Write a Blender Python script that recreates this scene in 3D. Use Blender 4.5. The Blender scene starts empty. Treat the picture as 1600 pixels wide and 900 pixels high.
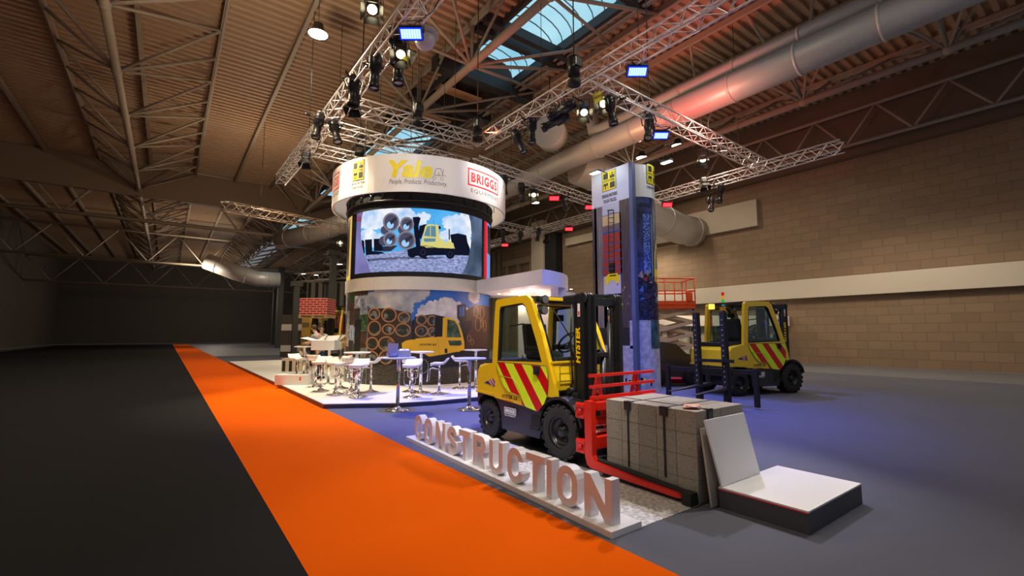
import bpy, bmesh, math, random
from mathutils import Vector, Matrix
from mathutils.geometry import tessellate_polygon
PI = math.pi
R_ = random.Random(7)
S = bpy.context.scene
COL = S.collection

# ------------------------------------------------------------------ camera
FPX = 725.0
PITCH = math.atan((522.0-450.0)/FPX)
AZ = math.atan(540.0/(FPX/math.cos(PITCH)))
HF = Vector((-math.cos(AZ), math.sin(AZ), 0))
RT = Vector((math.sin(AZ), math.cos(AZ), 0))
ZZ = Vector((0, 0, 1))
FW = HF*math.cos(PITCH)+ZZ*math.sin(PITCH)
UP = ZZ*math.cos(PITCH)-HF*math.sin(PITCH)
CP = Vector((0, 0, 1.6))
cd = bpy.data.cameras.new('camera'); cam = bpy.data.objects.new('camera', cd); COL.objects.link(cam)
cd.sensor_fit = 'HORIZONTAL'; cd.sensor_width = 36.0; cd.lens = FPX*36.0/1600.0
cd.clip_start = 0.05; cd.clip_end = 500
cam.matrix_world = Matrix(((RT.x, UP.x, -FW.x, CP.x), (RT.y, UP.y, -FW.y, CP.y), (RT.z, UP.z, -FW.z, CP.z), (0, 0, 0, 1)))
S.camera = cam

# ------------------------------------------------------------------ world, exposure, big lights
S.view_settings.view_transform = 'Standard'
S.view_settings.look = 'None'
S.view_settings.exposure = 0.0
S.view_settings.gamma = 1.0
S.view_settings.use_curve_mapping = False
W = bpy.data.worlds.new('world'); S.world = W; W.use_nodes = True
W.node_tree.nodes['Background'].inputs[0].default_value = (0.62, 0.66, 0.75, 1)
W.node_tree.nodes['Background'].inputs[1].default_value = 0.27

def aim(o, tgt):
    d = Vector(tgt)-o.location
    o.rotation_euler = d.to_track_quat('-Z', 'Y').to_euler()

def spot(name, loc, tgt, power, color, angle=40, blend=0.6, size=0.15):
    l = bpy.data.lights.new(name, 'SPOT'); l.energy = power; l.color = color
    l.spot_size = math.radians(angle); l.spot_blend = blend; l.shadow_soft_size = size
    o = bpy.data.objects.new(name, l); COL.objects.link(o); o.location = loc; aim(o, tgt); return o

def point(name, loc, power, color, size=0.25):
    l = bpy.data.lights.new(name, 'POINT'); l.energy = power; l.color = color; l.shadow_soft_size = size
    o = bpy.data.objects.new(name, l); COL.objects.link(o); o.location = loc; return o

WARM = (1.0, 0.86, 0.68); WHITE = (1.0, 0.95, 0.9); BLUE = (0.08, 0.13, 1.0); RED = (1.0, 0.04, 0.03)
# rig lamps: set roughly among the hung lanterns, several with no lantern modelled
spot('key_ring', (-9.4, 3.9, 8.0), (-13.6, 6.3, 6.3), 3600, (1, .93, .86), 60)
spot('key_ring_right', (-11.0, 8.8, 8.0), (-13.6, 7.6, 6.2), 1000, (1, .9, .84), 70)
spot('key_mural', (-10.7, 3.9, 8.0), (-13.0, 6.0, 1.2), 560, (1, .93, .78), 50)
spot('key_platform', (-14.2, 3.9, 8.0), (-12.4, 3.9, 0), 2800, (1, .86, .58), 62)
spot('key_forklift', (-2.2, 2.4, 7.6), (-5.2, 4.5, 0.9), 2100, (1, .95, .88), 32)
spot('key_forklift_front', (-1.6, 8.0, 7.8), (-4.2, 4.8, 0.6), 1000, (1, .93, .88), 45)
spot('key_stone', (-6.5, 8.8, 8.0), (-3.2, 3.9, 0), 1500, (.95, .9, 1.0), 40)
spot('blue_carpet', (-9.1, 4.0, 8.0), (-8.4, 4.6, 0), 5200, BLUE, 62, 0.9)
spot('blue_carpet_right', (-7.05, 9.0, 8.0), (-6.6, 8.0, 0), 4200, BLUE, 75, 0.9)
spot('blue_column', (-8.3, 6.8, 8.2), (-8.6, 10.3, 4.0), 260, (0.25, 0.32, 1.0), 60, 0.9)
spot('blue_far', (-9.0, 12.9, 8.0), (-7.0, 12.0, 0), 2500, (.2, .25, 1), 70, 0.9)
spot('column_top_left', (-9.0, 9.5, 6.75), (-9.0, 10.26, 5.9), 22, (.75, .9, 1), 100)
spot('column_top_right', (-7.4, 11.1, 6.6), (-8.3, 10.8, 5.9), 16, (.75, .9, 1), 100)
spot('red_duct', (-9.4, 13.2, 8.0), (-9.6, 16.1, 10.5), 700, RED, 95, 0.9)
spot('warm_duct', (-12.6, 12.6, 8.3), (-13.6, 16.4, 10.9), 420, (1, .5, .25), 110, 0.9)
spot('red_deck', (-13.0, 8.7, 8.6), (-13.5, 9.5, 14), 260, (1, .22, .1), 130, 0.9)

# ------------------------------------------------------------------ pixel helpers (where the photo puts a point)
def ray(x, y): return FW+RT*((x-800)/FPX)-UP*((y-450)/FPX)
def P(x, y, z=0.0):
    r = ray(x, y); return CP+r*((z-CP.z)/r.z)
def PY(x, y, Y):
    r = ray(x, y); return CP+r*((Y-CP.y)/r.y)
def PX(x, y, X):
    r = ray(x, y); return CP+r*((X-CP.x)/r.x)
def PD(x, y, d):
    r = ray(x, y); return CP+r*(d/r.dot(HF))

# ------------------------------------------------------------------ materials
MATS = {}
def nt(name):
    m = bpy.data.materials.new(name); m.use_nodes = True
    return m, m.node_tree, m.node_tree.nodes['Principled BSDF']
def mat(name, col, rough=0.5, metal=0.0, noise=0.0, nscale=8.0, bump=0.0, bscale=40.0, coat=0.0, spec=None):
    if name in MATS: return MATS[name]
    m, t, b = nt(name)
    b.inputs['Roughness'].default_value = rough; b.inputs['Metallic'].default_value = metal
    if spec is not None: b.inputs['Specular IOR Level'].default_value = spec
    if coat: b.inputs['Coat Weight'].default_value = coat; b.inputs['Coat Roughness'].default_value = 0.08
    c = (*col, 1)
    tc = t.nodes.new('ShaderNodeTexCoord')
    n = t.nodes.new('ShaderNodeTexNoise'); n.inputs['Scale'].default_value = nscale; n.inputs['Detail'].default_value = 4
    t.links.new(tc.outputs['Object'], n.inputs['Vector'])
    mx = t.nodes.new('ShaderNodeMix'); mx.data_type = 'RGBA'; mx.blend_type = 'MIX'
    k = max(noise, 0.03)
    mx.inputs[6].default_value = (*[v*(1-k) for v in col], 1); mx.inputs[7].default_value = (*[min(1, v*(1+k)) for v in col], 1)
    t.links.new(n.outputs['Fac'], mx.inputs[0]); t.links.new(mx.outputs[2], b.inputs['Base Color'])
    if bump:
        n2 = t.nodes.new('ShaderNodeTexNoise'); n2.inputs['Scale'].default_value = bscale; n2.inputs['Detail'].default_value = 5
        t.links.new(tc.outputs['Object'], n2.inputs['Vector'])
        bp = t.nodes.new('ShaderNodeBump'); bp.inputs['Strength'].default_value = bump; bp.inputs['Distance'].default_value = 0.02
        t.links.new(n2.outputs['Fac'], bp.inputs['Height']); t.links.new(bp.outputs[0], b.inputs['Normal'])
    MATS[name] = m; return m
def emis(name, col, s=1.0):
    if name in MATS: return MATS[name]
    m = bpy.data.materials.new(name); m.use_nodes = True; t = m.node_tree; t.nodes.clear()
    e = t.nodes.new('ShaderNodeEmission'); e.inputs[0].default_value = (*col, 1); e.inputs[1].default_value = s
    o = t.nodes.new('ShaderNodeOutputMaterial'); t.links.new(e.outputs[0], o.inputs[0]); MATS[name] = m; return m
def glass(name, tint, gloss=0.12):
    m = bpy.data.materials.new(name); m.use_nodes = True; t = m.node_tree; t.nodes.clear()
    tr = t.nodes.new('ShaderNodeBsdfTransparent'); tr.inputs[0].default_value = (*tint, 1)
    g = t.nodes.new('ShaderNodeBsdfGlossy'); g.inputs['Roughness'].default_value = 0.03
    mx = t.nodes.new('ShaderNodeMixShader'); mx.inputs[0].default_value = gloss
    o = t.nodes.new('ShaderNodeOutputMaterial')
    t.links.new(tr.outputs[0], mx.inputs[1]); t.links.new(g.outputs[0], mx.inputs[2]); t.links.new(mx.outputs[0], o.inputs[0])
    MATS[name] = m; return m
def two_tone(name, c1, c2, scale, lo, hi, rough=0.8, emit=0.0, stretch=(1, 1, 1), detail=6.0):
    """a noise-driven mix of two colours: clouds, gravel, printed textures"""
    if name in MATS: return MATS[name]
    m, t, b = nt(name); b.inputs['Roughness'].default_value = rough
    tc = t.nodes.new('ShaderNodeTexCoord'); mp = t.nodes.new('ShaderNodeMapping'); mp.inputs['Scale'].default_value = stretch
    n = t.nodes.new('ShaderNodeTexNoise'); n.inputs['Scale'].default_value = scale; n.inputs['Detail'].default_value = detail
    r = t.nodes.new('ShaderNodeValToRGB'); r.color_ramp.elements[0].position = lo; r.color_ramp.elements[1].position = hi
    r.color_ramp.elements[0].color = (*c1, 1); r.color_ramp.elements[1].color = (*c2, 1)
    t.links.new(tc.outputs['Object'], mp.inputs[0]); t.links.new(mp.outputs[0], n.inputs['Vector']); t.links.new(n.outputs['Fac'], r.inputs[0])
    t.links.new(r.outputs[0], b.inputs['Base Color'])
    if emit:
        b.inputs['Base Color'].default_value = (0, 0, 0, 1)
        for l in list(b.inputs['Base Color'].links): t.links.remove(l)
        t.links.new(r.outputs[0], b.inputs['Emission Color']); b.inputs['Emission Strength'].default_value = emit
    MATS[name] = m; return m

YEL = mat('machine_yellow', (0.86, 0.57, 0.01), 0.3, coat=0.4)
BLK = mat('black_paint', (0.012, 0.012, 0.014), 0.38)
BLKM = mat('matt_black', (0.01, 0.01, 0.01), 0.7)
DGR = mat('dark_grey_paint', (0.022, 0.022, 0.025), 0.4)
RUB = mat('rubber', (0.016, 0.015, 0.016), 0.75, bump=0.3, bscale=60)
REDP = mat('red_paint', (0.70, 0.016, 0.004), 0.4, coat=0.15)
STEEL = mat('brushed_steel', (0.6, 0.6, 0.6), 0.3, 1.0)
CHR = mat('chrome', (0.82, 0.80, 0.8), 0.1, 1.0)
ALU = mat('truss_aluminium', (0.78, 0.73, 0.74), 0.38, 0.55)
WHT = mat('white_laminate', (0.82, 0.82, 0.82), 0.28)
WHTM = mat('white_matt', (0.80, 0.79, 0.78), 0.6)
CREAM = mat('cream_paint', (0.62, 0.58, 0.52), 0.6)
ROOFT = mat('roof_tube_paint', (0.30, 0.25, 0.20), 0.55)
DECK = mat('roof_deck', (0.40, 0.27, 0.175), 0.6, noise=0.08, nscale=0.8)
DARKST = mat('dark_roof_steel', (0.03, 0.03, 0.034), 0.55)
DUCTM = mat('duct_metal', (0.50, 0.48, 0.46), 0.45, 0.25, noise=0.06, nscale=1.5)
ORG = mat('orange_paint', (0.95, 0.10, 0.01), 0.4)
BEI = mat('scissor_beige', (0.70, 0.56, 0.36), 0.5)
GLS = glass('cab_glass', (0.82, 0.90, 0.87), 0.07)
CLR = glass('clear_acrylic', (0.85, 0.88, 0.98), 0.15)
LMP = emis('lamp_white', (1.0, 0.95, 0.82), 14)
LMPW = emis('lamp_warm', (1.0, 0.85, 0.5), 10)
LBL = emis('led_blue', (0.42, 0.62, 1.0), 1.8); LBE = emis('led_blue_edge', (0.004, 0.03, 1.0), 1.4)
LRD = emis('led_red', (1.0, 0.06, 0.08), 1.9); LRE = emis('led_red_edge', (1.0, 0.002, 0.008), 1.0)
SKIN = mat('skin', (0.62, 0.38, 0.28), 0.5)

# ------------------------------------------------------------------ mesh builder
def frame(d):
    d = Vector(d).normalized(); a = Vector((0, 0, 1)) if abs(d.z) < 0.95 else Vector((1, 0, 0))
    u = d.cross(a).normalized(); return u, d.cross(u).normalized()
class MB:
    def __init__(s): s.v = []; s.f = []; s.m = []; s.sm = []; s.mi = 0; s.mats = []; s.smooth = False
    def use(s, m):
        if m not in s.mats: s.mats.append(m)
        s.mi = s.mats.index(m); return s
    def add(s, vs, fs, smooth=None):
        k = len(s.v); s.v += [tuple(v) for v in vs]
        for f in fs: s.f.append(tuple(i+k for i in f)); s.m.append(s.mi); s.sm.append(s.smooth if smooth is None else smooth)
        return s
    def box(s, c, d, rz=0, M=None, bev=0.0):
        c = Vector(c); h = [x/2 for x in d]
        if bev > 0:
            b = bmesh.new(); bmesh.ops.create_cube(b, size=1)
            for v in b.verts: v.co = Vector((v.co.x*d[0], v.co.y*d[1], v.co.z*d[2]))
            bmesh.ops.bevel(b, geom=list(b.edges), offset=min(bev, min(d)*0.45), segments=2, affect='EDGES', profile=0.7)
            b.verts.index_update(); vs = [v.co.copy() for v in b.verts]; fs = [[v.index for v in f.verts] for f in b.faces]; b.free()
        else:
            vs = [Vector((x*h[0], y*h[1], z*h[2])) for x in (-1, 1) for y in (-1, 1) for z in (-1, 1)]
            fs = [(0, 1, 3, 2), (4, 6, 7, 5), (0, 4, 5, 1), (2, 3, 7, 6), (0, 2, 6, 4), (1, 5, 7, 3)]
        Rm = Matrix.Rotation(rz, 3, 'Z') if M is None else M
        return s.add([c+Rm@v for v in vs], fs, False)
    def bb(s, a, b, bev=0.0):
        a, b = Vector(a), Vector(b)
        return s.box((a+b)/2, [abs(x) for x in (b-a)], bev=bev)
    def cyl(s, p0, p1, r0, r1=None, n=16, caps=True, smooth=True):
        r1 = r0 if r1 is None else r1; p0, p1 = Vector(p0), Vector(p1); u, w = frame(p1-p0)
        vs = []
        for p, r in ((p0, r0), (p1, r1)):
            for i in range(n):
                a = 2*PI*i/n; vs.append(p+u*(r*math.cos(a))+w*(r*math.sin(a)))
        s.add(vs, [(i, (i+1) % n, n+(i+1) % n, n+i) for i in range(n)], smooth)
        if caps: s.add(vs[:n], [tuple(range(n))[::-1]], False); s.add(vs[n:], [tuple(range(n))], False)
        return s
    def tube(s, pts, r, n=8, closed=False, caps=True):
        pts = [Vector(p) for p in pts]; N = len(pts); rings = []; u = None
        for i, p in enumerate(pts):
            if closed: d = pts[(i+1) % N]-pts[i-1]
            else: d = pts[min(i+1, N-1)]-pts[max(i-1, 0)]
            d.normalize()
            if u is None: u, _ = frame(d)
            u = (u-d*u.dot(d)).normalized(); w = d.cross(u)
            rr = r[i] if isinstance(r, (list, tuple)) else r
            rings.append([p+u*(rr*math.cos(2*PI*k/n))+w*(rr*math.sin(2*PI*k/n)) for k in range(n)])
        vs = [v for q in rings for v in q]; fs = []
        for i in range(N if closed else N-1):
            j = (i+1) % N
            for k in range(n): fs.append((i*n+k, i*n+(k+1) % n, j*n+(k+1) % n, j*n+k))
        s.add(vs, fs, True)
        if caps and not closed: s.add(rings[0], [tuple(range(n))[::-1]], False); s.add(rings[-1], [tuple(range(n))], False)
        return s
    def bar(s, p0, p1, w, h, up=(0, 0, 1)):
        """rectangular bar from p0 to p1"""
        p0, p1 = Vector(p0), Vector(p1); d = (p1-p0).normalized(); upv = Vector(up)
        if abs(d.dot(upv)) > 0.98: upv = Vector((0, 1, 0))
        a = d.cross(upv).normalized(); b = a.cross(d).normalized()
        vs = [p+a*(x*w/2)+b*(y*h/2) for p in (p0, p1) for x, y in ((-1, -1), (1, -1), (1, 1), (-1, 1))]
        return s.add(vs, [(3, 2, 1, 0), (4, 5, 6, 7), (0, 1, 5, 4), (1, 2, 6, 5), (2, 3, 7, 6), (3, 0, 4, 7)], False)
    def lathe(s, c, prof, n=24, axis='Z', smooth=True):
        c = Vector(c); vs = []
        for r, h in prof:
            for i in range(n):
                a = 2*PI*i/n; x, y = r*math.cos(a), r*math.sin(a)
                vs.append(c+(Vector((x, y, h)) if axis == 'Z' else Vector((x, h, y)) if axis == 'Y' else Vector((h, x, y))))
        fs = []
        for j in range(len(prof)-1):
            for i in range(n): fs.append((j*n+i, j*n+(i+1) % n, (j+1)*n+(i+1) % n, (j+1)*n+i))
        return s.add(vs, fs, smooth)
    def prism(s, poly, t0, t1, plane='XZ', holes=()):
        """extrude a 2D outline; plane XZ: thickness along Y, XY: along Z, YZ: along X"""
        def M3(p, t): return (p[0], t, p[1]) if plane == 'XZ' else (p[0], p[1], t) if plane == 'XY' else (t, p[0], p[1])
        loops = [list(poly)]+[list(h) for h in holes]; flat = [p for l in loops for p in l]
        tris = tessellate_polygon([[Vector((p[0], p[1], 0)) for p in l] for l in loops])
        n = len(flat)
        s.add([M3(p, t0) for p in flat]+[M3(p, t1) for p in flat], [tuple(t) for t in tris]+[tuple(i+n for i in t[::-1]) for t in tris], False)
        o = 0
        for l in loops:
            k = len(l); s.add([M3(p, t0) for p in l]+[M3(p, t1) for p in l], [(i, (i+1) % k, k+(i+1) % k, k+i) for i in range(k)], False); o += k
        return s
    def sphere(s, c, r, n=16, m=10, sc=(1, 1, 1), half=False):
        c = Vector(c); vs = []; fs = []; mm = m
        for j in range(mm+1):
            t = PI*j/mm*(0.5 if half else 1)
            for i in range(n):
                a = 2*PI*i/n; vs.append(c+Vector((r*sc[0]*math.sin(t)*math.cos(a), r*sc[1]*math.sin(t)*math.sin(a), r*sc[2]*math.cos(t))))
        for j in range(mm):
            for i in range(n): fs.append((j*n+i, (j+1)*n+i, (j+1)*n+(i+1) % n, j*n+(i+1) % n))
        return s.add(vs, fs, True)
    def build(s, name, m=None, parent=None, world=False, loc=None):
        """link as ONE object. world=True: coordinates are world ones, made local to the parent (or to loc)"""
        off = Vector((0, 0, 0))
        if world and parent is not None:
            p = parent
            while p is not None: off = off+p.location; p = p.parent
        if loc is not None: off = Vector(loc) if world else off
        me = bpy.data.meshes.new(name)
        me.from_pydata([tuple(Vector(v)-off) for v in s.v], [], s.f)
        ms = s.mats if s.mats else [m]
        for x in ms: me.materials.append(x)
        if s.mats: me.polygons.foreach_set('material_index', s.m)
        me.polygons.foreach_set('use_smooth', s.sm)
        b = bmesh.new(); b.from_mesh(me); bmesh.ops.remove_doubles(b, verts=b.verts, dist=1e-5); bmesh.ops.recalc_face_normals(b, faces=b.faces); b.to_mesh(me); b.free()
        me.update()
        o = bpy.data.objects.new(name, me); COL.objects.link(o)
        if parent is not None: o.parent = parent
        if loc is not None: o.location = loc
        return o

def tag(o, label=None, cat=None, group=None, kind=None):
    if label: o['label'] = label
    if cat: o['category'] = cat
    if group: o['group'] = group
    if kind: o['kind'] = kind
    return o
def thing(name, label, cat, loc=(0, 0, 0), rz=0.0, group=None, rot=None):
    o = bpy.data.objects.new(name, None); o.empty_display_size = 0.1; COL.objects.link(o); o.location = loc
    o.rotation_euler = rot if rot else (0, 0, rz)
    return tag(o, label, cat, group)
def dup(root, loc=None, rz=None, label=None, group=None, rot=None, scale=None):
    r = root.copy(); COL.objects.link(r)
    if loc is not None: r.location = loc
    if rz is not None: r.rotation_euler = (0, 0, rz)
    if rot is not None: r.rotation_euler = rot
    if scale: r.scale = (scale,)*3
    if label: r['label'] = label
    if group: r['group'] = group
    for ch in list(root.children):
        c = ch.copy(); COL.objects.link(c); c.parent = r
        for g in list(ch.children):
            d = g.copy(); COL.objects.link(d); d.parent = c
    return r
def struct(o): o['kind'] = 'structure'; return o

# ------------------------------------------------------------------ flat artwork laid on a curved or flat surface
def glyphs(txt, bold=0.0, shear=0.0, space=1.0):
    cu = bpy.data.curves.new('t', 'FONT'); cu.body = txt; cu.size = 1.0; cu.offset = bold; cu.shear = shear; cu.space_character = space
    cu.resolution_u = 3; cu.fill_mode = 'FRONT'
    o = bpy.data.objects.new('t', cu); COL.objects.link(o); bpy.context.view_layer.update()
    dg = bpy.context.evaluated_depsgraph_get(); me = o.evaluated_get(dg).to_mesh()
    vs = [(v.co.x, v.co.y) for v in me.vertices]; fs = [tuple(p.vertices) for p in me.polygons]
    o.evaluated_get(dg).to_mesh_clear(); bpy.data.objects.remove(o); bpy.data.curves.remove(cu)
    return vs, fs
class Art:
    """coloured shapes on a surface. px2uv: photo pixel -> surface coordinates; uv2w(u, v, offset): surface -> world"""
    def __init__(s, px2uv, uv2w, step=0.12, lift=0.0012, conv=None):
        s.p = px2uv; s.w = uv2w; s.step = step; s.lift = lift; s.tri = []; s.L = 1; s.conv = conv or (lambda x, y: (x, y))
    def _uv(s, p): return s.p(*s.conv(*p))
    def uvpoly(s, pts, m, holes=()):
        loops = [list(pts)]+[list(h) for h in holes]; flat = [p for l in loops for p in l]
        for t in tessellate_polygon([[Vector((p[0], p[1], 0)) for p in l] for l in loops]): s.tri.append(([flat[i] for i in t], m, s.L))
        return s
    def poly(s, pts, m, holes=()):
        return s.uvpoly([s._uv(p) for p in pts], m, [[s._uv(p) for p in h] for h in holes])
    def ell(s, cx, cy, rx, ry, m, n=20, rot=0.0):
        return s.poly([(cx+rx*math.cos(2*PI*i/n)*math.cos(rot)-ry*math.sin(2*PI*i/n)*math.sin(rot), cy+rx*math.cos(2*PI*i/n)*math.sin(rot)+ry*math.sin(2*PI*i/n)*math.cos(rot)) for i in range(n)], m)
    def ringe(s, cx, cy, rx, ry, w, m, n=22, rot=0.0):
        def q(a, b): return [(cx+a*math.cos(2*PI*i/n)*math.cos(rot)-b*math.sin(2*PI*i/n)*math.sin(rot), cy+a*math.cos(2*PI*i/n)*math.sin(rot)+b*math.sin(2*PI*i/n)*math.cos(rot)) for i in range(n)]
        return s.poly(q(rx, ry), m, [q(rx-w, ry-w)])
    def line(s, a, b, w, m):
        a, b = Vector((a[0], a[1])), Vector((b[0], b[1])); d = (b-a).normalized(); n = Vector((-d.y, d.x))*w/2
        return s.poly([a-n, b-n, b+n, a+n], m)
    def rect(s, x0, y0, x1, y1, m): return s.poly([(x0, y0), (x1, y0), (x1, y1), (x0, y1)], m)
    def uvrect(s, u0, v0, u1, v1, m): return s.uvpoly([(u0, v0), (u1, v0), (u1, v1), (u0, v1)], m)
    def uvtext(s, txt, u0, v0, u1, v1, m, bold=0.0, shear=0.0, rot=False, space=1.0):
        """fit the text into the box u0..u1, v0..v1 of the surface; rot: reads upwards"""
        vs, fs = glyphs(txt, bold, shear, space)
        if not vs: return s
        xs = [v[0] for v in vs]; ys = [v[1] for v in vs]; x0, x1, y0, y1 = min(xs), max(xs), min(ys), max(ys)
        def T(v):
            a, b = (v[0]-x0)/(x1-x0), (v[1]-y0)/(y1-y0)
            return (u0+a*(u1-u0), v0+b*(v1-v0)) if not rot else (u0+(1-b)*(u1-u0), v0+a*(v1-v0))
        q = [T(v) for v in vs]
        for f in fs:
            for i in range(1, len(f)-1): s.tri.append(([q[f[0]], q[f[i]], q[f[i+1]]], m, s.L))
        return s
    def text(s, txt, x0, yb, x1, yt, m, **k):
        a = s._uv((x0, yb)); b = s._uv((x1, yb)); c = s._uv((x0, yt))
        return s.uvtext(txt, a[0], a[1], b[0], c[1], m, **k)
    def to(s, mb):
        for tri, m, L in s.tri:
            mb.use(m); u0 = min(p[0] for p in tri); u1 = max(p[0] for p in tri)
            k0 = math.floor(u0/s.step); k1 = math.ceil(u1/s.step)
            pieces = [tri] if k1-k0 <= 1 else []
            if not pieces:
                for k in range(k0, k1):
                    q = clip(clip(tri, k*s.step, 1), (k+1)*s.step, -1)
                    if len(q) >= 3: pieces.append(q)
            for q in pieces: mb.add([s.w(p[0], p[1], s.lift*L) for p in q], [tuple(range(len(q)))], False)
        return mb
def clip(poly, u, sgn):
    out = []
    for i in range(len(poly)):
        a, b = poly[i-1], poly[i]; da, db = (a[0]-u)*sgn, (b[0]-u)*sgn
        if (da >= 0) != (db >= 0):
            t = da/(da-db); out.append((a[0]+(b[0]-a[0])*t, a[1]+(b[1]-a[1])*t))
        if db >= 0: out.append(b)
    return out

# ================================================================== THE SETTING
def carpet(name, col, scale=220):
    m, t, b = nt(name); b.inputs['Roughness'].default_value = 0.95; b.inputs['Specular IOR Level'].default_value = 0.03
    tc = t.nodes.new('ShaderNodeTexCoord')
    n = t.nodes.new('ShaderNodeTexNoise'); n.inputs['Scale'].default_value = scale; n.inputs['Detail'].default_value = 3
    n2 = t.nodes.new('ShaderNodeTexNoise'); n2.inputs['Scale'].default_value = 0.9; n2.inputs['Detail'].default_value = 3
    mx = t.nodes.new('ShaderNodeMix'); mx.data_type = 'RGBA'; mx.inputs[6].default_value = (*[v*0.86 for v in col], 1); mx.inputs[7].default_value = (*[min(1, v*1.12) for v in col], 1)
    ma = t.nodes.new('ShaderNodeMath'); ma.operation = 'ADD'; mh = t.nodes.new('ShaderNodeMath'); mh.operation = 'MULTIPLY'; mh.inputs[1].default_value = 0.5
    t.links.new(tc.outputs['Object'], n.inputs[0]); t.links.new(tc.outputs['Object'], n2.inputs[0])
    t.links.new(n.outputs['Fac'], ma.inputs[0]); t.links.new(n2.outputs['Fac'], ma.inputs[1]); t.links.new(ma.outputs[0], mh.inputs[0])
    t.links.new(mh.outputs[0], mx.inputs[0]); t.links.new(mx.outputs[2], b.inputs['Base Color'])
    bp = t.nodes.new('ShaderNodeBump'); bp.inputs['Strength'].default_value = 0.25; bp.inputs['Distance'].default_value = 0.004
    t.links.new(n.outputs['Fac'], bp.inputs['Height']); t.links.new(bp.outputs[0], b.inputs['Normal'])
    return m
m = MB(); m.bb((-100, -14, -0.3), (8, 28, -0.006)); struct(m.build('floor', mat('hall_concrete', (0.14, 0.14, 0.16), 0.6)))
# orange aisle carpet and the grey carpet of the stand
m = MB(); m.bb((-90, -12, -0.006), (6, 0.855, 0.0)); struct(m.build('floor_carpet_black', carpet('black_carpet', (0.018, 0.018, 0.02))))
m = MB(); m.bb((-90, 0.855, -0.006), (6, 2.84, 0.0)); o = struct(m.build('floor_carpet_orange', carpet('orange_carpet', (0.74, 0.105, 0.001))))
m = MB(); m.bb((-40, 2.84, -0.006), (6, 22, 0.0)); o = struct(m.build('floor_carpet_grey', carpet('grey_carpet', (0.115, 0.12, 0.15))))
# mottled stone floor patch under the forklift
stone = two_tone('stone_vinyl', (0.32, 0.31, 0.30), (0.74, 0.72, 0.70), 26, 0.35, 0.68, 0.55)
m = MB(); m.bb((-7.0, 3.12, 0.0), (-2.6, 4.14, 0.004)); m.use; struct(m.build('floor_stone_patch', stone))
m = MB(); m.bb((-6.9, 4.14, 0.0), (-2.9, 5.8, 0.004)); struct(m.build('floor_shade_sheet', mat('floor_shade_dark', (0.03, 0.03, 0.035), 0.5)))  # dark sheet stands in for the shadow beneath the forklift
# white raised platform of the hospitality stand
pf = [(-30, 2.86), (-10.62, 2.82), (-10.25, 3.5), (-9.85, 4.1), (-9.66, 5.0), (-9.62, 6.3), (-9.9, 8.0), (-10.4, 10.8), (-30, 10.8)]
m = MB(); m.use(mat('platform_white', (0.80, 0.79, 0.75), 0.35, noise=0.05, nscale=2)); m.prism(pf, 0.012, 0.1, 'XY')
struct(m.build('floor_platform'))
m = MB(); m.prism([(x+(0.012 if x > -20 else 0), y-0.012) for x, y in pf], 0.0, 0.085, 'XY'); struct(m.build('trim_platform', mat('platform_edge', (0.05, 0.05, 0.08), 0.4)))

# ---- walls
def blockwall(name, c1, c2, mortar, sc=1.0):
    m, t, b = nt(name); b.inputs['Roughness'].default_value = 0.85
    tc = t.nodes.new('ShaderNodeTexCoord'); mp = t.nodes.new('ShaderNodeMapping'); mp.inputs['Rotation'].default_value = (PI/2, 0, 0)
    br = t.nodes.new('ShaderNodeTexBrick'); br.inputs['Scale'].default_value = sc
    br.inputs['Color1'].default_value = (*c1, 1); br.inputs['Color2'].default_value = (*c2, 1); br.inputs['Mortar'].default_value = (*mortar, 1)
    br.inputs['Brick Width'].default_value = 0.9; br.inputs['Row Height'].default_value = 0.42; br.inputs['Mortar Size'].default_value = 0.02
    t.links.new(tc.outputs['Object'], mp.inputs[0]); t.links.new(mp.outputs[0], br.inputs[0]); t.links.new(br.outputs[0], b.inputs['Base Color'])
    return m
YW = 28.0
wallm = blockwall('wall_blocks', (0.235, 0.16, 0.105), (0.20, 0.138, 0.09), (0.165, 0.115, 0.078))
m = MB(); m.bb((-100, YW, 0), (8, YW+0.3, 14.4)); struct(m.build('wall_right', wallm))
m = MB(); m.bb((-100.3, -14, 0), (-100, 28, 14.4)); struct(m.build('wall_far', mat('far_wall', (0.10, 0.09, 0.075), 0.8)))
m = MB(); m.bb((-100, -14.3, 0), (8, -14, 14.4)); struct(m.build('wall_left', mat('left_wall', (0.14, 0.12, 0.10), 0.8)))
trimc = mat('wall_band', (0.40, 0.34, 0.27), 0.7)
def wallbox(px0, py0, px1, py1, t0=0.0, t1=0.25, mb=None):
    a, b = PY(px0, py0, YW-t1), PY(px1, py1, YW-t1); mb.bb((a.x, YW-t1, b.z), (b.x, YW-t0, a.z)); return mb
m = MB(); a = PY(1080, 452, 27.7); b = PY(1080, 475, 27.7); m.bb((-21.5, 27.6, 3.55), (0, 28, 4.55)); struct(m.build('trim_1', mat('pale_band', (0.5, 0.45, 0.38), 0.6)))
m = MB(); m.bb((-29.5, 27.7, 9.3), (-20, 28, 9.95)); m.bb((-20.6, 27.7, 8.0), (-13.0, 28, 8.6)) ; m.bb((-17.6, 27.7, 8.6), (-13.0, 28, 9.6)); struct(m.build('trim_2', trimc))
m = MB(); m.bb((-100, 27.5, 10.6), (8, 28, 14.2)); struct(m.build('wall_right_cladding', mat('dark_cladding', (0.12, 0.085, 0.06), 0.7)))
m = MB()
for x in (-38.5, -36.6, -34.6): m.bb((x, 27.7, 0), (x+0.35, 28, 9.0))
m.bb((-39, 27.65, 8.5), (-33, 28, 9.1)); struct(m.build('trim_3', mat('pilaster_brown', (0.26, 0.2, 0.14), 0.7)))
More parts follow.
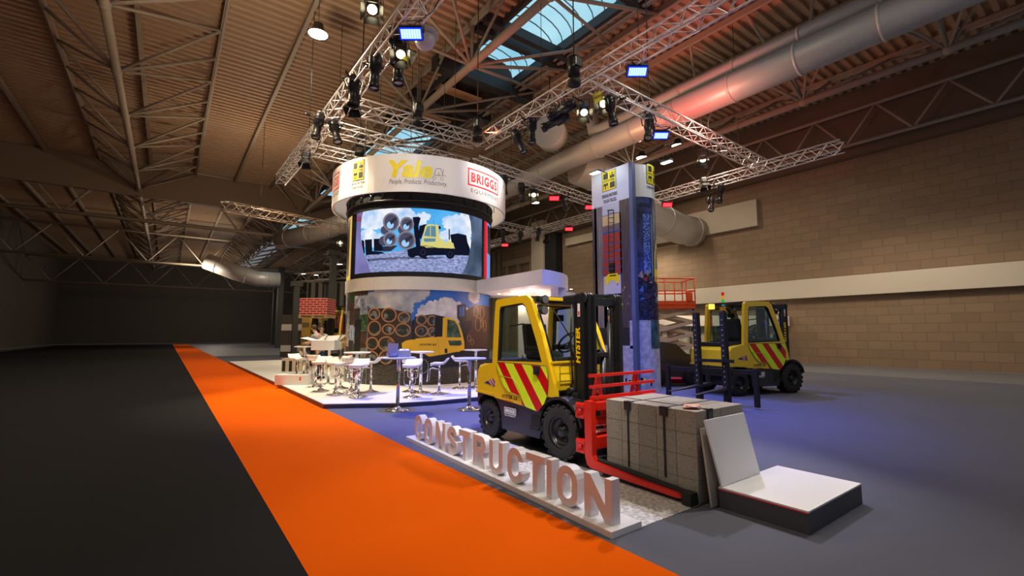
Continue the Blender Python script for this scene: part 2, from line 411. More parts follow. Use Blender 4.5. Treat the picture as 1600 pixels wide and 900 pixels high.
m = MB(); m.bb((-33.4, 27.0, 0), (-31.7, 28, 12.0)); struct(m.build('trim_4', mat('pilaster_cream', (0.52, 0.45, 0.36), 0.7)))
m = MB(); m.bb((-31.7, 27.2, 0), (-30.2, 28, 10.6)); struct(m.build('trim_5', BLKM))
# ribbed wall left of the pilasters
m = MB()
for i in range(22): m.bb((-60+i*0.95, 27.8, 0), (-59.6+i*0.95, 28, 10.4))
struct(m.build('trim_6', mat('wall_rib', (0.20, 0.17, 0.12), 0.7)))

# ---- roof: trapezoid deck with ribs running across, in two wide sheets and small strips in the closed bays
def deck(name, x0, x1, y0, y1, z, pitch=0.36, hgt=0.07, mm=None):
    pts = []; x = x0
    while x < x1: pts += [(x, z), (x+pitch*0.42, z), (x+pitch*0.5, z+hgt), (x+pitch*0.92, z+hgt)]; x += pitch
    pts.append((x1, z)); m = MB(); n = len(pts)
    m.add([(p[0], y0, p[1]) for p in pts]+[(p[0], y1, p[1]) for p in pts], [(i, i+1, n+i+1, n+i) for i in range(n-1)], False)
    return struct(m.build(name, mm or DECK))
deck('ceiling', -100, 8, -14, 10.05, 14.0, 0.40, 0.15)
deck('ceiling_right', -100, 8, 12.95, 28, 14.0, 0.40, 0.15)
m = MB(); m.bb((-100, -14, 14.3), (8, 10.0, 14.5)); m.bb((-100, 13.0, 14.3), (8, 28.3, 14.5)); struct(m.build('ceiling_slab', DARKST))
def skyglass():
    m = bpy.data.materials.new('skylight_pane'); m.use_nodes = True; t = m.node_tree; t.nodes.clear()
    e = t.nodes.new('ShaderNodeEmission'); tc = t.nodes.new('ShaderNodeTexCoord'); n = t.nodes.new('ShaderNodeTexNoise'); n.inputs['Scale'].default_value = 0.35
    r = t.nodes.new('ShaderNodeValToRGB'); r.color_ramp.elements[0].color = (0.22, 0.56, 0.74, 1); r.color_ramp.elements[1].color = (0.48, 0.80, 0.92, 1)
    r.color_ramp.elements[0].position = .3; r.color_ramp.elements[1].position = .7
    o = t.nodes.new('ShaderNodeOutputMaterial'); t.links.new(tc.outputs['Object'], n.inputs[0]); t.links.new(n.outputs['Fac'], r.inputs[0]); t.links.new(r.outputs[0], e.inputs[0])
    e.inputs[1].default_value = 1.0; t.links.new(e.outputs[0], o.inputs[0]); return m
SKYG = skyglass(); SKYF = mat('skylight_bar', (0.16, 0.24, 0.28), 0.5)
Y0, Y1 = 10.05, 12.95
def vault(n, x0, x1):
    K = 10; R0 = (Y1-Y0)/2; arc = [(Y0+R0-R0*math.cos(PI*k/K), 14.15+0.75*math.sin(PI*k/K)) for k in range(K+1)]
    m = MB(); m.add([(x, y, z) for x in (x0, x1) for y, z in arc], [(k, k+1, K+2+k, K+1+k) for k in range(K)], True)
    for x in (x0, x1): m.add([(x, y, z) for y, z in arc], [tuple(range(K+1))], False)
    w = struct(m.build('window_%d' % n, SKYG))
    m = MB(); k = max(2, int(round((x1-x0)/0.62)))
    for i in range(k+1):
        x = x0+(x1-x0)*i/k; m.tube([(x, y, z-0.03) for y, z in arc], 0.028, 5)
    m.tube([(x0, (Y0+Y1)/2, 14.85), (x1, (Y0+Y1)/2, 14.85)], 0.025, 5)
    m.build('glazing_bar', SKYF, w)
vault(1, -17.45, -10.2); vault(2, -10.0, -6.6); vault(3, -6.4, -3); vault(4, -28.0, -24.7); vault(5, -31.5, -28.3); vault(6, -52, -43); vault(7, -64, -55)
# dark curbs and cross beams of the roof openings
m = MB()
for x in (-14.1, -14.75, -10.1, -6.5, -24.4): m.bb((x-0.13, Y0-0.9, 13.55), (x+0.13, Y1+1.0, 13.95))
m.bb((-18.0, Y0-1.2, 13.35), (-17.45, Y1+1.3, 13.95)); m.bb((-21.2, Y0-0.9, 13.5), (-20.8, Y1+1.0, 13.95))
for y in (Y0-0.14, Y1): m.bb((-70, y, 13.75), (0, y+0.14, 14.2))
struct(m.build('ceiling_beam_dark', DARKST))
m = MB(); m.bb((-70, Y0-0.05, 14.1), (-64, Y1, 14.2))
for a, b in ((-20.95, -17.5), (-24.6, -21.0), (-43, -31.6), (-55, -52)): m.bb((a-0.1, Y0-0.1, 14.6), (b+0.1, Y1+0.1, 14.7)); m.bb((a-0.1, Y0-0.1, 14.0), (b+0.1, Y0-0.02, 14.7)); m.bb((a-0.1, Y1+0.02, 14.0), (b+0.1, Y1+0.1, 14.7)); m.bb((a-0.15, Y0, 14.0), (a-0.05, Y1, 14.7)); m.bb((b-0.02, Y0, 14.0), (b+0.06, Y1, 14.7))
struct(m.build('ceiling_recess', mat('recess_dark', (0.05, 0.035, 0.028), 0.8)))
for i, (a, b, y0, y1, z) in enumerate([(-18.9, -18.0, Y0, Y1, 14.2), (-20.8, -20.3, Y0, Y1, 14.2), (-21.9, -21.3, Y0, Y1, 14.2), (-24.2, -23.7, Y0, Y1, 14.2)]):
    deck('ceiling_lit_strip_%d' % (i+1), a, b, y0, y1, z, 0.22, 0.07, mat('recess_deck_lit', (0.55, 0.32, 0.16), 0.55))  # brighter deck colour paints these strips as lit
# curb timber seen on the left side of the skylight
m = MB(); m.bb((-17.4, Y0-0.02, 13.96), (-3, Y0+0.03, 14.3)); struct(m.build('ceiling_curb', mat('curb_orange', (0.50, 0.26, 0.08), 0.6)))
# pipes on the right curb
m = MB()
for y, z, r in ((13.15, 13.72, 0.06), (13.4, 13.66, 0.08), (13.62, 13.72, 0.035)): m.tube([(-32, y, z), (0, y, z)], r, 8)
struct(m.build('ceiling_pipe', mat('pipe_grey', (0.3, 0.27, 0.24), 0.5)))

# ---- roof structure: purlins along X and triangulated tube trusses
PURL = (-12.6, -9.9, -7.2, -4.4, -1.6, 1.1, 3.72, 6.3, 9.0, 14.35, 17.0, 19.7, 22.4, 25.1)
m = MB()
for y in PURL: m.bar((-98, y, 13.82), (6, y, 13.82), 0.16, 0.24)
struct(m.build('ceiling_purlin', ROOFT))
def rooftruss(name, yb, zb, tops, x0, x1, bay=4.7, off=0.0):
    m = MB(); m.tube([(x0, yb, zb), (x1, yb, zb)], 0.15, 10)
    x = x0+off
    while x < x1:
        for yt in tops:
            m.tube([(x, yb, zb), (x-bay/2, yt, 13.75)], 0.06, 6); m.tube([(x, yb, zb), (x+bay/2, yt, 13.75)], 0.06, 6)
            m.tube([(x+0.0, yb, zb), (x, yt, 13.75)], 0.07, 6)
        for yt in tops:
            m.tube([(x-bay/2, yt, 13.72), (x+bay/2, yt, 13.72)], 0.06, 6)
        m.sphere((x, yb, zb), 0.2, 10, 6)
        x += bay
    return struct(m.build(name, ROOFT))
rooftruss('ceiling_truss', 8.9, 12.0, (6.3, 9.0, 14.35), -95, 4, off=0.4)
rooftruss('ceiling_truss_right', 21.8, 11.7, (17.0, 19.7, 25.1), -95, 4, off=2.4)
rooftruss('ceiling_truss_left', -2.2, 12.0, (-4.4, 1.1), -95, 4, off=1.1)
# cross girders far away, running across the hall
def girder(name, x, z0, z1, y0=-14, y1=28, bay=1.5, r=0.09):
    m = MB(); m.tube([(x, y0, z0), (x, y1, z0)], r, 8); m.tube([(x, y0, z1), (x, y1, z1)], r, 8)
    y = y0; k = 0
    while y < y1-0.1:
        m.tube([(x, y, z0 if k % 2 else z1), (x, min(y+bay, y1), z1 if k % 2 else z0)], r*0.6, 6); y += bay; k += 1
    return struct(m.build(name, ROOFT))
girder('ceiling_girder', -43, 9.9, 13.4, bay=2.6, r=0.14)
girder('ceiling_girder_2', -60, 9.0, 12.0, bay=2.4, r=0.12)
girder('ceiling_girder_3', -78, 8.0, 11.0, bay=2.4, r=0.12)
m = MB(); m.bb((-42.9, -14, 11.6), (-42.5, 28, 13.9)); struct(m.build('ceiling_bulkhead', mat('bulkhead_brown', (0.22, 0.16, 0.11), 0.7)))
# girder standing in front of the right wall
m = MB(); m.tube([(-60, 26.6, 12.6), (4, 26.6, 12.6)], 0.09, 8); m.tube([(-60, 26.6, 10.9), (4, 26.6, 10.9)], 0.09, 8)
x = -60; k = 0
while x < 4: m.tube([(x, 26.6, 12.6 if k % 2 else 10.9), (x+1.3, 26.6, 10.9 if k % 2 else 12.6)], 0.055, 6); x += 1.3; k += 1
struct(m.build('ceiling_girder_4', ROOFT))
# columns of the hall, far left
m = MB()
for x, y in ((-60, 10.5), (-78, 13), (-60, 15)): m.bb((x-0.3, y-0.3, 0), (x+0.3, y+0.3, 9.5))
struct(m.build('wall_column', mat('hall_column', (0.05, 0.05, 0.05), 0.6)))

# ---- air ducts
def duct(name, label, pts, r, n=28, seam=2.2):
    o = MB(); o.tube(pts, r, n); root = o.build(name, DUCTM)
    tag(root, label, 'duct')
    for a, b in zip(pts[:-1], pts[1:]):
        a, b = Vector(a), Vector(b); L = (b-a).length; d = (b-a).normalized(); t = seam/2
        while t < L: m = MB(); m.cyl(a+d*(t-0.04), a+d*(t+0.04), r+0.025, n=n, caps=True); m.build('duct_seam', DUCTM, root); t += seam
    return root
duct('air_duct', 'long round metal air duct glowing red under the roof at right', [(4, 16.0, 10.5), (-16.6, 16.0, 10.5), (-17.6, 16.05, 10.5), (-26, 16.3, 10.3), (-27.5, 16.9, 9.8)], 0.52)
duct('air_duct', 'grey air duct running just above and behind the red glowing duct', [(4, 16.25, 11.35), (-14.2, 16.25, 11.35), (-15.2, 16.3, 11.5), (-15.7, 16.4, 13.5)], 0.33, 20)
duct('air_duct', 'wide round duct branch leading down to the block wall beside the banner column', [(-17.2, 17.1, 10.5), (-16.9, 18.6, 10.2), (-17.2, 21.0, 9.5), (-17.2, 23.3, 8.8), (-17.2, 26.2, 8.35), (-17.0, 27.6, 8.3)], 0.95)
duct('air_duct', 'grey air duct crossing the dark hall left of the screen tower', [(-42.0, 7.1, 9.3), (-38, 9.6, 9.8), (-32.2, 11.0, 10.1)], 0.75)
duct('air_duct', 'curved air duct low in the dark far left hall', [(-58.4, 3, 9.3), (-57.4, 5.6, 8.2), (-57, 7.6, 7.6), (-57, 9.8, 7.6)], 0.85)
t = thing('duct_fan', 'round grey disc shaped fan housing at the inner end of the duct', 'fan', (-15.9, 13.9, 11.1))
m = MB(); m.use(DUCTM); m.cyl((0.1, -0.1, 0), (-0.25, 0.5, 0), 0.78, n=32); m.build('fan_housing', DUCTM, t)
m = MB(); m.cyl((-0.1, 0.2, 0.6), (-0.1, 0.2, 2.9), 0.025, n=6); m.build('hanger_rod', DARKST, t)

# ---- high bay lamps under the roof
def highbay():
    t = thing('high_bay_lamp', '', 'lamp')
    m = MB(); m.lathe((0, 0, 0), [(0.06, 0.42), (0.16, 0.38), (0.2, 0.2), (0.34, 0.02), (0.36, 0.0), (0.33, 0.0)], 20); m.build('lamp_housing', DGR, t)
    m = MB(); m.lathe((0, 0, 0.015), [(0.0, 0), (0.32, 0)], 20); m.build('lamp_lens', LMP, t)
    return t
HB = highbay(); first = True; HR = []
hbs = [((497, 54), 12.0, 'lit round high bay lamp on the ribbed roof at top left'), ((1059, 228), 12, 'lit high bay lamp below the right truss, the higher one'),
       ((1003, 247), 12, 'lit high bay lamp just above the banner column'), ((836, 317), 12, 'lit high bay lamp left of the two red lights'),
       ((485, 362), 12.5, 'small lit lamp in the dark hall left of the ring'), ((462+62/5, 280+790/5-10), 9, 'lit lamp lowest at the far left of the hall'),
       ((508, 436), 10, 'small lit far lamp left of the tower, near the black mast'), ((530, 413), 9, 'far lamp directly left of the screen'), ((495, 430), 9, 'far tiny lamp left of the dark post')]
for (p, z, lb) in hbs:
    q = P(p[0], p[1], z)
    if first: HB.location = q; HB['label'] = lb; first = False; o = HB
    else: o = dup(HB, q, label=lb)
    HR.append(o)
for o in HR: m = MB(); m.cyl((0, 0, 0.4), (0, 0, 13.97-o.location.z), 0.012, n=6); m.build('hanging_rod', DARKST, o)
for q in ((-16.27, 3.64, 11.8), (-17, 22, 11.8), (-28, 22, 11.8), (-6, -3, 11.8), (-18, -6, 11.8), (-32, 2, 11.8), (-32, 20, 9), (-3, 10, 11.8), (-10, 19, 11.8), (-50, 10, 11), (-6, 22, 8), (-20, 25, 8)):
    spot('high_bay_fill', q, (q[0], q[1], 0), 1080, (1.0, 0.84, 0.62), 165, 0.5, 0.3)  # downward spots added as hall ambient, mostly away from the modelled lamps
point('roof_fill', (-14, 2.0, 9.5), 620, (1, .78, .5), .3); point('roof_fill', (-30, 4.0, 9.5), 520, (1, .74, .5), .3); point('roof_fill', (-58, 2.0, 8), 900, (1, .82, .6), .3); point('roof_fill', (-84, 6.0, 7), 900, (1, .85, .7), .3); point('roof_fill', (-8, 14.0, 9.0), 180, (1, .5, .35), .3)  # unseen point lamps added to brighten the roof and far hall

# ---- lighting trusses
def lt(name, label, a, b, w=0.4, mm=None, cat='truss'):
    a, b = Vector(a), Vector(b); d = (b-a).normalized(); sd = Vector((-d.y, d.x, 0)).normalized(); L = (b-a).length
    cs = [sd*(x*w/2)+ZZ*(z*w/2) for x, z in ((-1, -1), (1, -1), (1, 1), (-1, 1))]
    n = max(1, int(round(L/(w*0.9)))); mm = mm or ALU
    m = MB()
    for c in cs: m.tube([a+c, b+c], 0.026, 6)
    root = m.build(name, mm, world=True, loc=(a+b)/2); tag(root, label, cat, 'aluminium lighting trusses over the stands')
    m = MB()
    for f in range(4):
        c0, c1 = cs[f], cs[(f+1) % 4]
        for i in range(n):
            p, q = a+d*(L*i/n), a+d*(L*(i+1)/n)
            if (i+f) % 2: p, q = q, p
            m.tube([p+c0, q+c1], 0.013, 4, caps=False)
    m.build('truss_brace', mm, root, world=True)
    for k in (0.2, 0.8): c = a+d*(L*k); m = MB(); m.tube([(c.x, c.y, c.z+w/2), (c.x, c.y, 13.9)], 0.012, 4); m.build('hanging_wire', DARKST, root, world=True)
    return root
lt('lighting_truss', 'silver box truss with blue light rising across top left', (-22.5, 3.72, 8.5), (2, 3.98, 8.5))
lt('lighting_truss', 'long silver box truss rising from the ring to top right', (-13.7, 8.75, 8.5), (3, 9.0, 8.5))
lt('lighting_truss', 'silver cross truss above the white ring sign, nearest one', (-13.7, 4.1, 8.5), (-13.7, 8.55, 8.5))
lt('lighting_truss', 'silver cross truss running from the yellow gel lamp down to right edge', (-8.45, 9.1, 8.5), (-8.75, 19.4, 8.5))
lt('lighting_truss', 'second cross truss behind the nearest one above the ring', (-15.7, 3.95, 8.5), (-15.9, 9.5, 8.5))
lt('lighting_truss', 'short cross truss farthest left behind the white ring sign', (-18.0, 3.9, 8.5), (-18.1, 9.0, 8.5))
lt('lighting_truss', 'pink lit cross truss between ring sign and banner column', (-15.4, 9.6, 8.5), (-16.9, 19.5, 8.5))
lt('lighting_truss', 'pale truss behind the banner column along the block wall', (-32, 19.75, 8.5), (-6, 19.6, 8.5))
lt('lighting_truss', 'short far truss meeting the pale wall truss at an angle', (-23.4, 14.0, 8.5), (-24.0, 19.5, 8.5))
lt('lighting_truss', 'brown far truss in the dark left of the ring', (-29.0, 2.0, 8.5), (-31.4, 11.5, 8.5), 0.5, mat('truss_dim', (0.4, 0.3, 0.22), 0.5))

# ================================================================== SCREEN TOWER
TC = Vector((-15.01, 7.09, 0)); _h = Vector((TC.x, TC.y, 0)).normalized(); TD = -_h; TR = Vector((_h.y, -_h.x, 0))
def cyl_map(r, c=TC):
    def px2uv(x, y):
        d = ray(x, y); dx, dy = d.x, d.y; ox, oy = CP.x-c.x, CP.y-c.y
        A = dx*dx+dy*dy; B = 2*(ox*dx+oy*dy); Cc = ox*ox+oy*oy-r*r; D = B*B-4*A*Cc
        t = (-B-math.sqrt(max(D, 0)))/(2*A); p = CP+d*t; q = Vector((p.x-c.x, p.y-c.y, 0))
        return (r*math.atan2(q.dot(TR), q.dot(TD)), p.z)
    def uv2w(u, v, off):
        a = u/r; return Vector((c.x, c.y, 0))+(TD*math.cos(a)+TR*math.sin(a))*(r+off)+ZZ*v
    return px2uv, uv2w
def curved_panel(mb, r, a0, a1, z0, z1, t=0.03, c=TC, n=None):
    """a curved slab between angles a0, a1 (0 faces the camera side), outer radius r"""
    full = abs(a1-a0) > 2*PI-0.01
    n = n or max(4, int(abs(a1-a0)/0.08)); m = n if full else n+1
    vs = []
    for rr, z in ((r, z0), (r, z1), (r-t, z1), (r-t, z0)):
        for i in range(m):
            a = a0+(a1-a0)*i/n; vs.append(Vector((c.x, c.y, 0))+(TD*math.cos(a)+TR*math.sin(a))*rr+ZZ*z)
    fs = []
    for k in range(4):
        for i in range(n):
            j = (i+1) % m; k2 = (k+1) % 4; fs.append((k*m+i, k*m+j, k2*m+j, k2*m+i))
    mb.add(vs, fs, False)
    if not full: mb.add([vs[k*m] for k in range(4)], [(0, 1, 2, 3)], False); mb.add([vs[k*m+n] for k in range(4)], [(3, 2, 1, 0)], False)
    return mb
RW = 2.44
tower = thing('screen_tower', 'round drum tower with curved video screen above a printed forklift mural', 'tower', (TC.x, TC.y, 0.1))
m = MB(); curved_panel(m, RW, 0, 2*PI, 0.1, 2.95, 0.08); m.build('mural_wall', mat('mural_base', (0.06, 0.05, 0.04), 0.4), tower, world=True)
m = MB(); curved_panel(m, RW+0.05, 0, 2*PI, 2.93, 3.32, 0.14); m.build('band', mat('band_cream', (0.66, 0.64, 0.56), 0.5), tower, world=True)
m = MB(); curved_panel(m, RW-0.05, 0, 2*PI, 3.3, 5.62, 0.1); m.build('upper_drum', BLKM, tower, world=True)
m = MB(); m.lathe((TC.x, TC.y, 5.6), [(0, 0), (2.38, 0)], 48); m.build('drum_top', BLKM, tower, world=True)

# lower mural
def sm(pts, k=2):
    for _ in range(k):
        q = []
        for i in range(len(pts)):
            a, b = pts[i], pts[(i+1) % len(pts)]; q += [(a[0]*.75+b[0]*.25, a[1]*.75+b[1]*.25), (a[0]*.25+b[0]*.75, a[1]*.25+b[1]*.75)]
        pts = q
    return pts
def puffs(A, pts, r, mm, seed=3):
    g_ = random.Random(seed)
    for i in range(len(pts)):
        a, b = pts[i], pts[(i+1) % len(pts)]; L_ = math.hypot(b[0]-a[0], b[1]-a[1]); n = max(1, int(L_/(r*0.9)))
        for k in range(n): t_ = (k+g_.random()*.6)/n; q = r*g_.uniform(.5, 1.1); A.ell(a[0]+(b[0]-a[0])*t_, a[1]+(b[1]-a[1])*t_, q, q*.85, mm, n=12)
def cloudshape(A, pts, mm, r=24):
    A.poly(sm(pts), mm); L_ = A.L; A.L = L_+0.1; puffs(A, sm(pts, 1), r, mm); A.L = L_
def pm(n, c, r=0.45): return mat('print_'+n, c, r)
skyblue = two_tone('mural_sky', (0.02, 0.10, 0.42), (0.04, 0.17, 0.55), 0.8, 0.3, 0.7, 0.45)
cloud = two_tone('mural_cloud', (0.42, 0.43, 0.48), (0.85, 0.82, 0.80), 2.5, 0.35, 0.65, 0.45)
cloud2 = two_tone('mural_cloud_dark', (0.22, 0.26, 0.33), (0.60, 0.58, 0.55), 1.8, 0.35, 0.7, 0.45)
pipeB = pm('pipe_dark', (0.045, 0.03, 0.025)); pipeO = pm('pipe_rim', (0.40, 0.20, 0.08)); pipeI = two_tone('pipe_inside', (0.02, 0.03, 0.03), (0.35, 0.36, 0.33), 5, 0.5, 0.75, 0.45)
gnd = two_tone('mural_ground', (0.028, 0.024, 0.02), (0.10, 0.08, 0.06), 9, 0.4, 0.7, 0.5, stretch=(1, 1, 4))
pY = pm('yellow', (0.80, 0.46, 0.015)); pYd = pm('yellow_shade', (0.55, 0.30, 0.01)); pK = pm('black', (0.012, 0.012, 0.014)); pG = pm('grey', (0.20, 0.2, 0.21)); pW = pm('white', (0.8, 0.8, 0.8))
pgl = two_tone('mural_glass', (0.02, 0.05, 0.03), (0.12, 0.18, 0.12), 6, 0.4, 0.7, 0.4)
f, g = cyl_map(RW)
cv = lambda x, y: (540+x/5.296, 440+y/5.296)
A = Art(f, g, 0.1, 0.0015, cv)
A.L = 1; A.uvrect(-RW*PI*0.99, 0.1, RW*PI*0.99, 2.93, two_tone('mural_collage', (0.03, 0.03, 0.03), (0.34, 0.30, 0.28), 3.0, 0.3, 0.7, 0.4, detail=9))
uL = f(574.5, 520)[0]; uR = RW*1.9
A.L = 2; A.uvrect(uL, 1.0, uR, 2.93, skyblue)
A.L = 3
cloudshape(A, [(185, 70), (680, 70), (670, 110), (640, 150), (590, 160), (540, 165), (545, 250), (500, 260), (430, 235), (300, 215), (185, 215)], cloud2)
cloudshape(A, [(600, 250), (640, 200), (720, 170), (790, 150), (850, 135), (890, 180), (940, 175), (960, 220), (1020, 240), (1040, 330), (900, 330), (600, 300)], cloud)
cloudshape(A, [(1030, 110), (1060, 90), (1095, 120), (1090, 165), (1050, 170)], cloud2)
A.L = 4; A.uvrect(uL, 0.1, uR, f(*cv(900, 600))[1], gnd); A.poly([(185, 560), (620, 560), (980, 560), (1250, 560), (1250, 640), (185, 690)], gnd)
A.poly([(185, 230), (300, 220), (420, 235), (540, 260), (545, 480), (560, 640), (185, 700)], pipeB)
A.poly([(570, 290), (720, 270), (820, 290), (820, 470), (570, 480)], pipeB)
A.poly([(990, 240), (1070, 195), (1150, 200), (1230, 215), (1230, 640), (990, 600)], pm('pipe_brown', (0.07, 0.035, 0.028)))
A.L = 5
PIP = [(238, 268, 50, 52), (360, 276, 64, 62), (483, 298, 52, 48), (240, 385, 56, 64), (355, 395, 55, 47), (475, 400, 66, 57), (222, 512, 52, 55), (338, 514, 68, 62), (215, 630, 60, 58), (335, 625, 58, 60),
       (628, 315, 45, 42), (715, 322, 40, 44), (628, 408, 56, 50), (715, 418, 38, 42), (1078, 247, 20, 46), (1127, 256, 18, 50), (1095, 352, 25, 58), (1150, 367, 13, 48), (1125, 345, 11, 36), (1020, 470, 16, 26), (1045, 500, 14, 26)]
for cx, cy, rx, ry in PIP: A.ell(cx, cy, rx-5, ry-5, pipeB)
A.L = 6
for i, (cx, cy, rx, ry) in enumerate(PIP):
    if i < 14: A.ell(cx+2, cy+ry*0.16, rx*0.68, ry*0.68, pipeI)
    A.ringe(cx, cy, rx, ry, 11 if rx > 30 else 5, pipeO)
A.ringe(367, 495, 20, 18, 5, pipeO)
A.L = 7
A.poly([(545, 330), (570, 310), (575, 480), (545, 480)], pK)                      # exhaust
A.poly([(740, 290), (805, 290), (800, 455), (735, 462)], pK)
A.poly([(465, 510), (500, 488), (600, 470), (745, 455), (800, 450), (805, 298), (870, 300), (915, 318), (940, 360), (965, 430), (980, 500), (982, 565), (940, 580), (820, 600), (700, 620), (560, 590), (470, 570)], pY)
A.poly([(920, 195), (985, 182), (995, 200), (995, 330), (1040, 320), (1040, 380), (1000, 440), (985, 600), (965, 420), (940, 330), (922, 300)], pK)
A.poly([(700, 620), (820, 600), (980, 565), (1150, 560), (1180, 600), (980, 690), (720, 720)], pK)
A.L = 8
A.poly([(842, 312), (900, 325), (930, 370), (955, 462), (836, 462)], pgl); A.poly([(845, 487), (955, 487), (962, 520), (945, 530), (860, 528)], pgl)
A.ell(640, 700, 75, 95, pK); A.poly([(560, 600), (640, 590), (720, 640), (700, 660), (640, 620), (560, 640)], pK)
A.poly([(818, 555), (840, 555), (842, 592), (820, 592)], pK); A.line((610, 500), (605, 590), 2, pYd); A.line((760, 470), (775, 600), 3, pYd); A.line((830, 300), (830, 480), 4, pYd)
A.poly([(940, 215), (980, 205), (982, 285), (942, 290)], skyblue)
A.L = 9; A.ringe(640, 700, 48, 60, 7, pG); A.line((960, 200), (960, 290), 6, pK)
A.text('HYSTER 8.0', *cv(612, 530), *cv(750, 514), pK, bold=0.03, shear=0.2) if False else None
A.conv = lambda x, y: (x, y); a, b = cv(612, 530), cv(752, 514); A.text('HYSTER 8.0', a[0], a[1], b[0], b[1], pK, bold=0.03, shear=0.25)
# collage strip at the left: separate small printed pictures
cols = [(0.45, 0.5, 0.6), (0.10, 0.05, 0.03), (0.5, 0.45, 0.4), (0.05, 0.12, 0.05), (0.28, 0.33, 0.42), (0.55, 0.12, 0.06), (0.05, 0.05, 0.05), (0.2, 0.22, 0.16)]
A.L = 3
u = uL-2.4; k = 0
while u < uL-0.05:
    v = 0.1
    while v < 2.9:
        hh = R_.uniform(0.35, 0.75); c = cols[(k*5+int(v*3)) % len(cols)]
        nm = 'collage_%d' % ((k*5+int(v*3)) % len(cols))
        A.uvrect(u+0.01, v, min(u+0.33, uL), min(v+hh, 2.93), two_tone(nm, tuple(x*0.35 for x in c), tuple(min(1, x*1.3) for x in c), 9+k, 0.35, 0.65, 0.4)); v += hh+0.012
    u += 0.34; k += 1
A.L = 5; A.uvrect(uL-0.62, 0.9, uL-0.3, 2.05, pK); A.conv = cv
A.L = 5; A.poly([(40, 735), (60, 735), (58, 765), (42, 765)], pm('collage_red', (0.7, 0.08, 0.02)))
m = MB(); A.to(m); m.build('mural', None, tower, world=True)

# video screen: the picture emits
RS = RW-0.03
f, g = cyl_map(RS)
u0, u1 = f(556.5, 370)[0], f(753, 370)[0]; v0, v1 = f(654, 425.2)[1], f(654, 317.4)[1]
cs = lambda x, y: (540+x/5.625, 300+y/5.625)
def em(n, c, s=1.0): return emis('screen_'+n, c, s)
ssky = two_tone('screen_sky', (0.03, 0.36, 0.85), (0.16, 0.60, 1.0), 0.7, 0.3, 0.7, 0.5, emit=0.95)
scl = two_tone('screen_cloud', (0.35, 0.58, 0.95), (0.95, 0.97, 1.0), 2.0, 0.33, 0.6, 0.5, emit=0.95)
sgr = two_tone('screen_gravel', (0.12, 0.16, 0.36), (0.50, 0.56, 0.92), 9, 0.35, 0.7, 0.5, emit=0.9, stretch=(1, 1, 3.5), detail=9)
sside = two_tone('screen_side_left', (0.16, 0.14, 0.36), (0.26, 0.26, 0.60), 1.0, 0.3, 0.7, 0.5, emit=0.95)
sside2 = two_tone('screen_side_right', (0.02, 0.05, 0.10), (0.14, 0.20, 0.34), 1.1, 0.35, 0.7, 0.5, emit=0.95)
sK = em('black', (0.006, 0.008, 0.02)); sD = em('dark', (0.03, 0.03, 0.055)); sY = em('yellow', (0.72, 0.66, 0.22), 0.95); sPg = em('pipe', (0.22, 0.19, 0.24)); sPd = em('pipe_dark', (0.07, 0.07, 0.12)); sPl = em('pipe_light', (0.35, 0.62, 0.95)); sR = em('red_side', (0.26, 0.045, 0.05)); sGl = em('glass', (0.12, 0.25, 0.34))
A = Art(f, g, 0.1, 0.0015, cs)
A.L = 1; A.uvrect(u0, v0, u1, v1, ssky)
A.L = 2
cloudshape(A, [(150, 110), (330, 105), (350, 140), (500, 120), (560, 160), (610, 215), (600, 260), (500, 300), (330, 300), (200, 330), (130, 300), (130, 200)], scl)
cloudshape(A, [(620, 210), (700, 185), (735, 220), (700, 270), (640, 290)], scl)
cloudshape(A, [(130, 350), (230, 350), (330, 390), (330, 470), (130, 470)], scl)
cloudshape(A, [(862, 235), (950, 215), (1030, 205), (1100, 220), (1110, 400), (980, 380), (920, 350), (870, 300)], scl); cloudshape(A, [(1030, 160), (1080, 150), (1100, 210), (1020, 200)], scl)
cloudshape(A, [(820, 370), (920, 340), (1000, 400), (1100, 400), (1100, 500), (820, 480)], scl)
A.L = 3; A.poly([(100, 565), (300, 545), (540, 510), (760, 560), (1130, 560), (1190, 600), (1190, 745), (700, 725), (90, 740)], sgr)
A.poly([(140, 420), (165, 430), (170, 540), (150, 540)], sK); A.poly([(170, 420), (232, 415), (235, 520), (320, 525), (350, 545), (180, 560)], sK); A.poly([(248, 412), (320, 410), (330, 520), (250, 520)], sK); A.poly([(320, 480), (460, 470), (400, 520), (330, 525)], sD)
A.poly([(905, 325), (915, 325), (917, 420), (906, 420)], sK); A.poly([(918, 375), (985, 363), (1060, 380), (1070, 440), (1090, 490), (1095, 560), (950, 555), (930, 440)], sK)
A.poly([(190, 590), (560, 572), (900, 580), (700, 590), (200, 612)], sK)
A.L = 4
for cx, cy, r in ((345, 335, 36), (335, 430, 42), (500, 330, 40)): A.ell(cx, cy, r, r*1.05, sPd)
for cx, cy, rx, ry in ((402, 265, 73, 82), (540, 285, 62, 66), (392, 415, 60, 65), (535, 425, 80, 82)):
    A.L = 5; A.ell(cx, cy, rx, ry, sPd); A.L = 6; A.ringe(cx, cy, rx, ry, 15, sPg, n=28); A.ell(cx-rx*0.12, cy+ry*0.32, rx*0.42, ry*0.38, sPl)
    A.L = 7; A.poly([(cx-rx*0.2, cy-ry*0.1), (cx+rx*0.6, cy-ry*0.6), (cx+rx*0.7, cy-ry*0.3), (cx, cy+ry*0.3)], sD)
A.L = 5
A.poly([(590, 222), (640, 218), (660, 230), (640, 300), (650, 380), (660, 480), (640, 560), (560, 570), (540, 510), (620, 480), (605, 380)], sK)
A.poly([(650, 300), (690, 285), (830, 300), (840, 320), (820, 330), (700, 320), (660, 420), (640, 380)], sK)
A.L = 6
A.poly([(660, 460), (700, 300), (725, 282), (815, 290), (825, 400), (850, 418), (895, 420), (945, 450), (958, 500), (880, 495), (700, 490), (655, 470)], sY)
